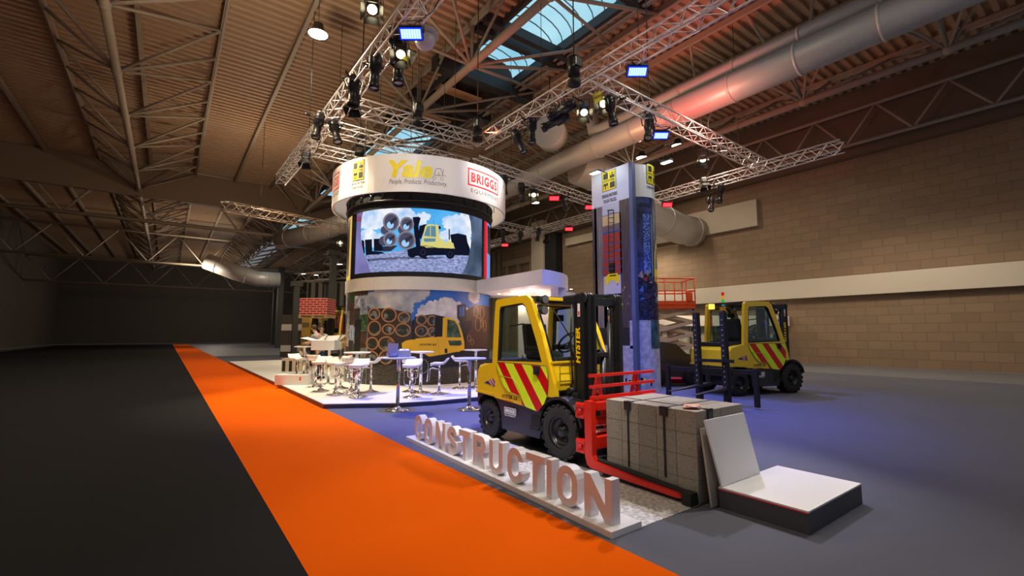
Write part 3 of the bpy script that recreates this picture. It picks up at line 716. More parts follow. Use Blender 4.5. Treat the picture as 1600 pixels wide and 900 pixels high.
A.poly([(640, 470), (720, 470), (800, 490), (950, 495), (960, 520), (890, 555), (700, 560), (640, 560)], sK)
A.L = 7
A.poly([(688, 385), (715, 305), (742, 298), (742, 393)], sGl); A.poly([(748, 298), (790, 300), (795, 395), (748, 393)], sGl); A.poly([(690, 408), (790, 408), (790, 436), (700, 440), (684, 425)], sGl)
A.ell(680, 530, 48, 50, sK); A.ell(918, 545, 40, 42, sK); A.ell(585, 540, 40, 38, sK); A.poly([(855, 420), (890, 418), (895, 440), (860, 440)], sPl)
A.L = 8; A.ringe(680, 530, 24, 26, 6, sD); A.ringe(918, 545, 20, 22, 5, sD); A.line((772, 250), (776, 290), 2, sK)
# curtain-like side panels of the picture
A.L = 9
A.poly([(60, 90), (183, 90), (160, 150), (143, 230), (137, 330), (140, 430), (160, 530), (195, 620), (240, 760), (60, 760)], sside)
A.poly([(60, 90), (183, 90), (165, 135), (150, 200), (140, 260), (60, 270)], sR)
A.poly([(1060, 110), (1230, 110), (1230, 780), (1000, 760), (1060, 640), (1095, 500), (1105, 380), (1095, 260), (1070, 160)], sside2)
m = MB(); A.to(m)
scr = m.build('video_screen', None, tower, world=True); scr['label'] = 'glowing video picture of a yellow forklift carrying concrete pipes'
m = MB(); e = 0.055
a0, a1 = u0/RS, u1/RS; za, zb = v0, v1
curved_panel(m, RS+0.06, a0-0.09, a1+0.09, zb-0.02, zb+0.32, 0.09); curved_panel(m, RS+0.06, a0-0.09, a1+0.09, za-0.17, za+0.01, 0.09)
curved_panel(m, RS+0.06, a0-0.09, a0+0.01, za, zb, 0.09); curved_panel(m, RS+0.06, a1-0.01, a1+0.03, za, zb, 0.09)
m.build('screen_bezel', BLK, tower, world=True)
m = MB(); m.use(emis('screen_amber', (0.9, 0.58, 0.14), 0.85)); curved_panel(m, RS+0.05, a0-0.42, a0-0.10, za-0.15, zb+0.02, 0.05); m.use(BLK); curved_panel(m, RS+0.056, a0-0.36, a0-0.19, za+0.02, zb-0.22, 0.05)
m.build('side_screen', None, tower, world=True)['label'] = 'amber side screen left of the main picture'
m = MB(); m.use(emis('screen_red', (0.85, 0.015, 0.03), 1.0)); curved_panel(m, RS+0.05, a1+0.035, a1+0.14, za-0.15, zb+0.02, 0.05)
m.use(emis('screen_blue_strip', (0.2, 0.35, 0.8), 0.9)); curved_panel(m, RS+0.05, a1+0.15, a1+0.7, za-0.15, zb+0.02, 0.05); m.use(BLK); curved_panel(m, RS+0.056, a1+0.16, a1+0.5, za+0.9, zb-0.25, 0.05)
m.build('side_screen', None, tower, world=True)['label'] = 'red edged side screen right of the main picture'

# ---- hanging ring sign
RR = 3.0; ZB, ZT = 5.78, 6.92
ring = thing('hanging_ring_sign', 'large white round hanging sign with yellow, black and red logos', 'sign', (TC.x, TC.y, ZB))
m = MB(); curved_panel(m, RR, 0, 2*PI, ZB, ZT, 0.06); m.build('fabric_band', mat('ring_white', (0.90, 0.88, 0.86), 0.7), ring, world=True)
m = MB()
for k in range(36):
    a = 2*PI*k/36; c = TC+(TD*math.cos(a)+TR*math.sin(a))*2.515; c2 = TC+(TD*math.cos(a+PI/36)+TR*math.sin(a+PI/36))*2.515
    m.tube([c+ZZ*5.66, c2+ZZ*5.98], 0.014, 4); m.tube([c2+ZZ*5.66, c+ZZ*5.98], 0.014, 4)
for rr in (2.49, 2.52):
    for z in (5.66, 5.98): m.tube([TC+(TD*math.cos(2*PI*k/48)+TR*math.sin(2*PI*k/48))*rr+ZZ*z for k in range(48)], 0.03, 6, closed=True)
m.build('ring_truss', BLK, ring, world=True)
m = MB(); curved_panel(m, 2.5, 0, 2*PI, 5.42, 5.98, 0.03); m.build('black_curtain', BLKM, ring, world=True)
m = MB()
for k in range(6):
    a = 2*PI*k/6+0.3; c = TC+(TD*math.cos(a)+TR*math.sin(a))*2.6
    m.tube([c+ZZ*5.9, c+ZZ*8.3], 0.012, 4)
m.build('hanging_wire', DARKST, ring, world=True)
f, g = cyl_map(RR)
cr = lambda x, y: (510+x/5.517, 230+y/5.517)
A = Art(f, g, 0.1, 0.0015, cr)
def kk(x, y): return f(*cr(x, y))
lK = pm('logo_black', (0.02, 0.02, 0.02)); lY = pm('logo_yellow', (0.95, 0.62, 0.05)); yaY = pm('logo_bright_yellow', (0.95, 0.78, 0.0)); lR = pm('logo_red', (0.80, 0.02, 0.02)); lG = pm('logo_grey', (0.14, 0.12, 0.12))
def square_logo(A, u0, v0, u1, v1, K, Y, L):
    w, h = u1-u0, v1-v0
    def R(a, b, c, d, m, l): A.L = l; A.uvrect(u0+a*w, v0+b*h, u0+c*w, v0+d*h, m)
    R(0, 0, 1, 1, K, L); R(.04, .03, .96, .97, Y, L+1)
    R(.10, .60, .44, .90, K, L+2); R(.56, .10, .90, .40, K, L+2)
    # small arrow marks
    R(.56, .60, .90, .90, K, L+2); R(.60, .72, .86, .90, Y, L+3); A.L = L+4
    A.uvpoly([(u0+.60*w, v0+.74*h), (u0+.73*w, v0+.60*h), (u0+.86*w, v0+.74*h)], K); R(.69, .72, .77, .90, K, L+4)
    R(.10, .10, .44, .40, K, L+2); R(.14, .10, .40, .28, Y, L+3); A.L = L+4
    A.uvpoly([(u0+.14*w, v0+.26*h), (u0+.27*w, v0+.40*h), (u0+.40*w, v0+.26*h)], K); R(.23, .10, .31, .28, K, L+4)
    A.L = L+2; A.uvtext('HYSTER', u0+.08*w, v0+.44*h, u0+.92*w, v0+.56*h, K, bold=0.04)
a, b = kk(223, 303), kk(328, 145); square_logo(A, a[0], a[1]+0.02, b[0], a[1]+0.02+0.62, lK, lY, 1)
A.L = 2; ua, ub = kk(212, 340)[0], kk(335, 340)[0]; vb = a[1]-0.10
A.uvtext('STRONG PARTNERS.', ua, vb, ub, vb+0.07, lK, bold=0.03); A.uvtext('TOUGH TRUCKS.', ua+0.05, vb-0.12, ub-0.1, vb-0.05, lK, bold=0.03)
m = MB(); A.to(m); m.build('square_logo', None, ring, world=True); A.tri = []
ua, ub = kk(530, 260)[0], kk(915, 260)[0]; va = kk(560, 262)[1]; vt = kk(560, 112)[1]
A.uvtext('Yale', ua, va, ub, vt, yaY, bold=0.04, shear=0.2)
ua, ub = kk(541, 310)[0], kk(1040, 325)[0]; v2 = kk(560, 312)[1]
A.uvtext('People. Products. Productivity.', ua, v2-0.06, ub, v2+0.13, lG, shear=0.2)
# thin line drawing of a truck
def U(x, y): return kk(x, y)
for p, q in (((945, 185), (932, 240)), ((945, 185), (985, 185)), ((985, 185), (1003, 240)), ((932, 240), (1000, 248)), ((1000, 248), (1010, 190)), ((1007, 240), (1030, 254)), ((966, 215), (975, 240))):
    A.L = 2; A.line(p, q, 4, lG)
A.ringe(930, 265, 13, 15, 3, lG); A.ringe(995, 272, 13, 15, 3, lG); A.line((962, 230), (966, 258), 5, pm('logo_orange', (0.9, 0.3, 0.02))); A.line((952, 240), (975, 246), 4, pm('logo_orange', (0.9, 0.3, 0.02)))
def briggs(A, u0, v0, L=1):
    w, h = 1.74, 0.50
    A.L = L; A.uvpoly([(u0, v0), (u0+w, v0), (u0+w, v0+h), (u0, v0+h)], lR, [[(u0+.05, v0+.05), (u0+.05, v0+h-.05), (u0+w-.05, v0+h-.05), (u0+w-.05, v0+.05)]])
    A.uvtext('BRIGGS', u0+.15, v0+.10, u0+w-.13, v0+h-.10, lR, bold=0.06)
    A.uvtext('EQUIPMENT', u0+.22, v0-.22, u0+w-.02, v0-.08, lG, space=1.25)
m = MB(); A.to(m); m.build('middle_logo', None, ring, world=True); A.tri = []
ub = kk(1220, 260); ue = kk(1478, 380)[0]
_w = ue-ub[0]
def briggs2(u0, v0, w, h):
    A.L = 1; A.uvpoly([(u0, v0), (u0+w, v0), (u0+w, v0+h), (u0, v0+h)], lR, [[(u0+.05, v0+.05), (u0+.05, v0+h-.05), (u0+w-.05, v0+h-.05), (u0+w-.05, v0+.05)]])
    A.uvtext('BRIGGS', u0+.12, v0+.12, u0+w-.10, v0+h-.12, lR, bold=0.05, space=1.18)
    A.uvtext('EQUIPMENT', u0+.12, v0-.22, u0+w+.02, v0-.08, lG, space=1.2)
vB = kk(1222, 325)[1]
briggs2(ub[0], vB, _w, 0.56)
m = MB(); A.to(m); m.build('right_logo', None, ring, world=True); A.tri = []
ul = kk(110, 300)[0]; briggs2(ul-_w, vB, _w, 0.56)
m = MB(); A.to(m); m.build('left_logo', None, ring, world=True)

# ---- canopy shelf growing out of the tower at right
cn = thing('canopy', 'white overhanging canopy with rounded end and small downlights right of the tower', 'canopy', (-11.5, 9.0, 2.95))
pl = [(-14.2, 7.98), (-9.42, 7.98), (-9.45, 8.3), (-9.65, 8.9), (-10.0, 9.45), (-10.5, 9.95), (-11.2, 10.3), (-12.0, 10.45), (-14.2, 10.5)]
m = MB(); m.prism(pl, 2.93, 3.33, 'XY'); m.build('canopy_shell', WHTM, cn, world=True)
m = MB()
for x, y in ((-11.6, 8.6), (-10.6, 8.5), (-11.1, 9.0), (-12.2, 9.3), (-11.4, 9.5), (-10.4, 9.4), (-12.6, 8.8), (-11.9, 10.0), (-10.0, 9.6), (-12.9, 9.9)): m.cyl((x, y, 2.922), (x, y, 2.935), 0.035, n=10)
m.build('downlight', emis('downlight', (1, .9, .75), 12), cn, world=True)
for x, y in ((-11.1, 9.0), (-12.4, 9.4)): point('canopy_downlight', (x, y, 2.6), 25, (1, .62, .42), .15)
t = thing('store_room', 'pale store room wall with a slim post under the canopy', 'room', (-10.5, 9.8, 0.1))
m = MB(); m.bb((-12.6, 9.6, 0.1), (-10.75, 10.5, 2.93)); m.build('wall_panel', WHTM, t, world=True)
m = MB(); m.bb((-10.18, 8.95, 0.1), (-9.85, 9.25, 2.93)); m.build('post', WHTM, t, world=True)

# ================================================================== BANNER COLUMN
CX0, CX1, CY, CT = -9.72, -8.16, 10.26, 6.45
col = thing('banner_column', 'tall printed banner column with rounded side and blue corner stripe', 'column', (-8.9, 10.7, 0))
arc = [(-9.05+0.97*math.cos(t), CY+0.69+0.72*math.sin(t)) for t in [math.radians(-38+158*k/16) for k in range(17)]]
plan = [(CX0, CY), (CX1-0.12, CY), (arc[0][0], arc[0][1])]+arc+[(CX0, 11.3)]
m = MB(); m.prism(plan, 0, CT, 'XY'); m.build('shell', mat('column_white', (0.72, 0.76, 0.82), 0.5), col, world=True)
cc = lambda x, y: (910+x/4.5, 240+y/4.5)
def fpl(x, y): p = PY(x, y, CY); return (p.x, p.z)
A = Art(fpl, lambda u, v, o: Vector((u, CY-o, v)), 10, 0.0015, cc)
cw = pm('column_sky', (0.55, 0.60, 0.68)); dk = two_tone('column_pillar', (0.02, 0.016, 0.02), (0.11, 0.08, 0.09), 2.5, 0.3, 0.7, 0.4, stretch=(9, 9, 0.6))
gr = two_tone('column_left', (0.10, 0.09, 0.10), (0.30, 0.27, 0.28), 2, 0.3, 0.7, 0.4, stretch=(8, 8, 0.5)); cR = pm('container_red', (0.42, 0.035, 0.025)); cB = pm('container_blue', (0.03, 0.10, 0.42)); cG = pm('container_grey', (0.18, 0.13, 0.15)); cYe = pm('container_cream', (0.70, 0.52, 0.22))
vT = fpl(*cc(200, 360))[1]
A.L = 1; A.uvrect(CX0, 1.75, CX1, vT+0.05, cw)
A.uvrect(CX0, 1.75, CX1, 2.75, two_tone('column_mud', (0.05, 0.035, 0.04), (0.2, 0.14, 0.14), 6, 0.35, 0.7, 0.5))
A.L = 2; A.uvrect(CX0, 1.75, fpl(*cc(100, 500))[0], vT+0.02, dk); A.uvrect(fpl(*cc(85, 500))[0], 1.75, fpl(*cc(142, 500))[0], vT+0.02, gr)
uA, uB = fpl(*cc(142, 500))[0], fpl(*cc(272, 500))[0]
rows = [(430, 500, cYe), (500, 545, cG), (560, 630, cR), (638, 685, cR), (693, 745, cR), (753, 800, cR), (808, 850, cR)]
A.uvrect(uA, fpl(*cc(200, 860))[1], uB, fpl(*cc(200, 425))[1], cB)
A.L = 3
for a, b, mm in rows: A.uvrect(uA, fpl(*cc(200, b))[1], uB, fpl(*cc(200, a))[1], mm)
A.uvrect(fpl(*cc(262, 500))[0], 1.75, CX1, vT+0.05, dk)
A.L = 4
for x in (183, 220): A.line((x, 400), (x+6, 830), 7, pm('mast_dark', (0.04, 0.04, 0.05)))
for y in range(420, 830, 34): A.line((183, y), (226, y-4), 5, pm('mast_dark', (0.04, 0.04, 0.05)))
A.line((176, 402), (220, 396), 10, pK)
A.poly([(190, 770), (228, 765), (232, 850), (192, 852)], pK)
A.L = 5; A.poly([(162, 870), (185, 848), (245, 840), (262, 860), (258, 905), (240, 915), (232, 890), (190, 895), (180, 925), (165, 915)], yaY)
A.line((192, 860), (240, 855), 8, lK)
for k in range(14):
    a, b = R_.uniform(150, 340), R_.uniform(905, 1100); A.L = 4; A.poly([(a, b), (a+9, b-2), (a+8, b+14), (a, b+14)], pm('mud_spot_%d' % (k % 2), ((0.5, 0.35, 0.05), (0.3, 0.18, 0.16))[k % 2]))
# logo on the white head
uu, vv = fpl(*cc(140, 275)); uu2 = fpl(*cc(238, 200))[0]
square_logo(A, uu, vv, uu2, vv+0.6, lK, yaY, 2)
A.L = 3; ua, ub = fpl(*cc(138, 300))[0], fpl(*cc(248, 300))[0]
A.uvtext('STRONG PARTNERS.', ua, vv-0.20, ub, vv-0.09, lK, bold=0.03); A.uvtext('TOUGH TRUCKS.', ua+0.05, vv-0.36, ub-0.04, vv-0.25, lK, bold=0.03)
# black picture panel low down and stone print at the foot
A.L = 6; A.uvrect(CX0, 1.25, CX1, 1.78, pm('foot_black', (0.01, 0.012, 0.018))); A.ell(*[(965-910)*4.5, (515-240)*4.5], 8, 10, pm('foot_dot', (0.4, 0.55, 0.55)))
stc = two_tone('column_stone', (0.36, 0.38, 0.42), (0.60, 0.62, 0.66), 7, 0.35, 0.65, 0.6)
A.L = 7; A.uvrect(CX0, 0, CX1, 1.28, stc); A.uvrect(fpl(984, 500)[0], 1.2, CX1, 1.97, stc)
for k in range(9):
    a, b = 972+R_.uniform(0, 45), 590+R_.uniform(0, 9); A.L = 8; A.conv = lambda x, y: (x, y); A.rect(a, b, a+3, b+6, yaY if k % 2 else pK)
m = MB(); A.to(m); m.build('flat_print', None, col, world=True)
# print on the rounded side
q = [Vector((p[0], p[1], 0)) for p in arc]; cum = [0.0]
for i in range(1, len(q)): cum.append(cum[-1]+(q[i]-q[i-1]).length)
def arcw(u, v, o):
    u = min(max(u, 0), cum[-1]-1e-6); i = max(k for k in range(len(cum)-1) if cum[k] <= u+1e-9); d = (q[i+1]-q[i]).normalized(); nn = Vector((d.y, -d.x, 0))
    return q[i]+d*(u-cum[i])+nn*(o+0.004)+ZZ*v
A = Art(None, arcw, cum[1]/2, 0.003)
A.L = 1; A.uvrect(0, 2.0, cum[-1], vT+0.12, two_tone('column_right_dark', (0.012, 0.015, 0.05), (0.05, 0.08, 0.28), 5, 0.4, 0.7, 0.4))
A.uvrect(0, 1.98, cum[-1], 3.3, two_tone('column_scrap', (0.02, 0.02, 0.03), (0.40, 0.36, 0.40), 14, 0.45, 0.7, 0.5))
A.L = 2
A.uvrect(0.2, 3.3, 0.42, 5.0, two_tone('column_lattice', (0.02, 0.05, 0.3), (0.18, 0.35, 0.8), 20, 0.45, 0.6, 0.4)); A.uvrect(0.46, 3.2, 0.5, 5.0, pm('lattice_light', (0.2, 0.3, 0.6)))
A.uvpoly([(0.55, 3.1), (0.9, 3.0), (0.9, 4.1), (0.75, 4.3), (0.6, 3.9)], yaY); A.L = 3; A.uvpoly([(0.62, 3.45), (0.84, 3.45), (0.84, 4.0), (0.70, 4.1)], pm('lattice_glass', (0.05, 0.2, 0.25)))
for k in range(60):
    a, b = R_.uniform(0, cum[-1]-0.2), R_.uniform(2.1, 3.5); c = R_.choice([(0.5, 0.47, 0.5), (0.05, 0.2, 0.45), (0.35, 0.04, 0.04), (0.02, 0.02, 0.03), (0.4, 0.3, 0.2)])
    A.L = 2+k % 3; A.uvpoly([(a, b), (a+R_.uniform(.05, .2), b+R_.uniform(-.1, .1)), (a+R_.uniform(.05, .2), b+R_.uniform(.05, .2))], pm('scrap_%d' % int(c[0]*100+c[2]*10), c))
A.L = 5; square_logo(A, 0.36, vT+0.32+0.2, 0.86, vT+0.32+0.2+0.6, lK, yaY, 2); A.uvtext('STRONG PARTNERS.', 0.36, vT+0.38, 0.86, vT+0.46, lK, bold=.03)
A.L = 5; A.uvrect(0.35, 1.2, 0.95, 1.98, two_tone('column_teal', (0.01, 0.04, 0.06), (0.06, 0.2, 0.26), 5, 0.4, 0.7, 0.4)); A.L = 4; A.uvrect(0, 0, cum[-1], 1.2, stc); A.uvrect(0, 1.2, 0.35, 1.98, stc); A.uvrect(0.95, 1.2, cum[-1], 1.98, pK)
m = MB(); A.to(m); m.build('curved_print', None, col, world=True)
m = MB(); m.prism([(CX1-0.12, CY-0.02), (CX1-0.0, CY-0.02), (arc[0][0]+0.03, arc[0][1]), (arc[0][0]-0.02, arc[0][1]+0.02), (CX1-0.12, CY+0.02)], 0, CT+0.002, 'XY')
m.build('corner_stripe', mat('stripe_blue', (0.09, 0.13, 0.26), 0.5), col, world=True)
for nm, loc, tg, lb in (('arm_spotlight', (-9.15, 9.82, 6.3), (-9.1, 10.2, 6.2), 'small bright spotlight clipped over the flat face of the banner column'), ('arm_spotlight', (-7.55, 11.0, 6.4), (-8.1, 10.8, 6.2), 'small bright spotlight clipped over the rounded side of the banner column')):
    t = thing(nm, lb, 'spotlight', loc)
    m = MB(); m.box((0, 0, 0.03), (0.34, 0.16, 0.05), bev=0.015); m.build('lamp_head', DGR, t)
    m = MB(); m.box((0, 0, -0.005), (0.3, 0.13, 0.02)); m.build('lamp_lens', emis('arm_lamp', (.8, 1, 1), 9), t)
    e = Vector(tg)-Vector(loc); m = MB(); m.tube([(0, 0, 0.05), (e.x*0.5, e.y*0.5, 0.12), (e.x*1.3, e.y*1.3, 0.05)], 0.012, 6); m.build('arm', DGR, t)

# ================================================================== CONSTRUCTION SIGN
sg = thing('letter_sign', 'long low sign of standing white letters reading CONSTRUCTION beside the orange carpet', 'sign', (-4.7, 3.12, 0))
m = MB(); m.prism([(-6.78, 3.02), (-2.60, 2.90), (-2.60, 3.27), (-6.78, 3.28)], 0.0, 0.05, 'XY'); m.build('base_board', WHT, sg, world=True)
def letter(ch, w, h, s):
    """outline polygons (with holes) of a sans capital, stroke s"""
    def arcp(cx, cy, rx, ry, a0, a1, n=10): return [(cx+rx*math.cos(math.radians(a0+(a1-a0)*k/n)), cy+ry*math.sin(math.radians(a0+(a1-a0)*k/n))) for k in range(n+1)]
    rr = w/2
    def rrect(i):
        r = rr-i; return arcp(w/2, h-rr, r, r, 0, 180)+arcp(w/2, rr, r, r, 180, 360)
    if ch == 'O': return [(rrect(0), [rrect(s)])]
    if ch == 'I': return [([(0, 0), (s, 0), (s, h), (0, h)], [])]
    if ch == 'T': return [([(w/2-s/2, 0), (w/2+s/2, 0), (w/2+s/2, h-s), (w, h-s), (w, h), (0, h), (0, h-s), (w/2-s/2, h-s)], [])]
    if ch == 'N': return [([(0, 0), (s, 0), (s, h*0.60), (w-s, 0), (w, 0), (w, h), (w-s, h), (w-s, h*0.40), (s, h), (0, h)], [])]
    if ch == 'U': return [([(0, h)]+arcp(w/2, rr, rr, rr, 180, 360)+[(w, h), (w-s, h)]+arcp(w/2, rr, rr-s, rr-s, 360, 180)+[(s, h)], [])]
    if ch == 'C':
        o = arcp(w/2, h-rr, rr, rr, 5, 180)+arcp(w/2, rr, rr, rr, 180, 355); i = arcp(w/2, rr, rr-s, rr-s, 355, 180)+arcp(w/2, h-rr, rr-s, rr-s, 180, 5)
        return [(o+i, [])]
    if ch == 'R':
        r = h*0.27; out = [(0, 0), (s, 0), (s, h*0.44), (w*0.5, h*0.44), (w-s*1.05, 0), (w, 0), (w*0.76, h*0.47)]+arcp(w-r*0.95, h-r, r*0.95, r, -50, 90)+[(0, h)]
        hole = [(s, h*0.44+s*0.9), (w-r, h*0.44+s*0.9)]+arcp(w-r*0.95, h-r, r*0.95-s, r-s*0.9, -60, 90, 8)+[(s, h-s)]
        return [(out, [hole])]
    if ch == 'S':
        r = rr; pts = [(w-s/2, h*0.70)]
        pth = arcp(w/2, h-rr, rr-s/2, rr-s/2, 15, 180, 9)+[(s/2, h-rr-0.01), (s*0.72, h*0.62), (w*0.5, h*0.50), (w-s*0.72, h*0.38), (w-s/2, rr+0.01)]+arcp(w/2, rr, rr-s/2, rr-s/2, 0, -165, 9)
        L, Rr = [], []
        for i, p in enumerate(pth):
            a = pth[max(i-1, 0)]; b = pth[min(i+1, len(pth)-1)]; d = Vector((b[0]-a[0], b[1]-a[1])).normalized(); nn = Vector((-d.y, d.x))*s/2
            L.append((p[0]+nn.x, p[1]+nn.y)); Rr.append((p[0]-nn.x, p[1]-nn.y))
        return [(L+Rr[::-1], [])]
LET = [('C', -6.58, .25), ('O', -6.25, .26), ('N', -5.88, .27), ('S', -5.54, .26), ('T', -5.22, .27), ('R', -4.87, .27), ('U', -4.51, .26), ('C', -4.15, .27), ('T', -3.82, .29), ('I', -3.49, .08), ('O', -3.34, .27), ('N', -2.98, .31)]
LETM = mat('letter_white', (0.72, 0.73, 0.76), 0.4)
for ch, x, w in LET:
    m = MB()
    yb = 3.02-(x+6.78)*0.022
    for o, hs in letter(ch, w, 0.36, 0.072): m.prism([(x+p[0], 0.05+p[1]) for p in o], yb+0.05, yb+0.15, 'XZ', [[(x+p[0], 0.05+p[1]) for p in h] for h in hs])
    m.build('letter', LETM, sg, world=True)

# ================================================================== FORKLIFT
FX, FY = -5.4, 4.7
def wheel(name, parent, x, y, r, w, side):
    """tyre with lugs; outer face towards side (-1 = near)"""
    rt = MB(); wi = w/2
    rt.lathe((x, y, r), [(r*0.56, -wi), (r*0.62, -wi*1.02), (r*0.86, -wi), (r*0.95, -wi*0.86), (r*0.965, -wi*0.5), (r*0.965, wi*0.5), (r*0.95, wi*0.86), (r*0.86, wi), (r*0.62, wi*1.02), (r*0.56, wi)], 36, 'Y')
    n = 20
    for k in range(n):
        for sgn in (-1, 1):
            a = 2*PI*(k+(0.5 if sgn > 0 else 0))/n; c = Vector((x+math.cos(a)*r*0.965, y+sgn*wi*0.5, r+math.sin(a)*r*0.965))
            rt.box(c, (r*0.07, wi*1.0, r*0.17), M=Matrix.Rotation(-a, 3, 'Y') @ Matrix.Rotation(0.25*sgn, 3, 'X'))
    root = rt.build(name, RUB, parent)
    m = MB(); s = side
    m.lathe((x, y, r), [(r*0.57, s*wi*0.9), (r*0.53, s*wi*0.95), (r*0.50, s*wi*0.7), (r*0.46, s*wi*0.25), (r*0.2, s*wi*0.2), (r*0.19, s*wi*0.75), (r*0.12, s*wi*0.82), (0, s*wi*0.82)], 28, 'Y')
    m.build('wheel_rim', BLK, root)
    m = MB()
    for k in range(6):
        a = 2*PI*k/6; m.cyl((x+math.cos(a)*r*0.33, y+s*wi*0.22, r+math.sin(a)*r*0.33), (x+math.cos(a)*r*0.33, y+s*wi*0.36, r+math.sin(a)*r*0.33), r*0.04, n=6)
    m.build('wheel_bolt', DGR, root); return root
def stripes(name):
    m, t, b = nt(name); b.inputs['Roughness'].default_value = 0.35
    tc = t.nodes.new('ShaderNodeTexCoord'); sp = t.nodes.new('ShaderNodeSeparateXYZ'); t.links.new(tc.outputs['Object'], sp.inputs[0])
    a = t.nodes.new('ShaderNodeMath'); a.operation = 'MULTIPLY'; a.inputs[1].default_value = 0.86; t.links.new(sp.outputs['Z'], a.inputs[0])
    s = t.nodes.new('ShaderNodeMath'); s.operation = 'ADD'; t.links.new(sp.outputs['X'], s.inputs[0]); t.links.new(a.outputs[0], s.inputs[1])
    o = t.nodes.new('ShaderNodeMath'); o.operation = 'ADD'; o.inputs[1].default_value = 5.0-0.50-0.012; t.links.new(s.outputs[0], o.inputs[0])
    d = t.nodes.new('ShaderNodeMath'); d.operation = 'DIVIDE'; d.inputs[1].default_value = 0.415; t.links.new(o.outputs[0], d.inputs[0])
    fr = t.nodes.new('ShaderNodeMath'); fr.operation = 'FRACT'; t.links.new(d.outputs[0], fr.inputs[0])
    g = t.nodes.new('ShaderNodeMath'); g.operation = 'GREATER_THAN'; g.inputs[1].default_value = 0.48; t.links.new(fr.outputs[0], g.inputs[0])
    mx = t.nodes.new('ShaderNodeMix'); mx.data_type = 'RGBA'; mx.inputs[6].default_value = (0.62, 0.0, 0.005, 1); mx.inputs[7].default_value = (0.72, 0.95, 0.02, 1)
    t.links.new(g.outputs[0], mx.inputs[0]); t.links.new(mx.outputs[2], b.inputs['Base Color']); return m
HIVIS = stripes('hivis_stripes')
def arcpts(cx, cz, r, a0, a1, n=10): return [(cx+r*math.cos(math.radians(a0+(a1-a0)*k/n)), cz+r*math.sin(math.radians(a0+(a1-a0)*k/n))) for k in range(n+1)]
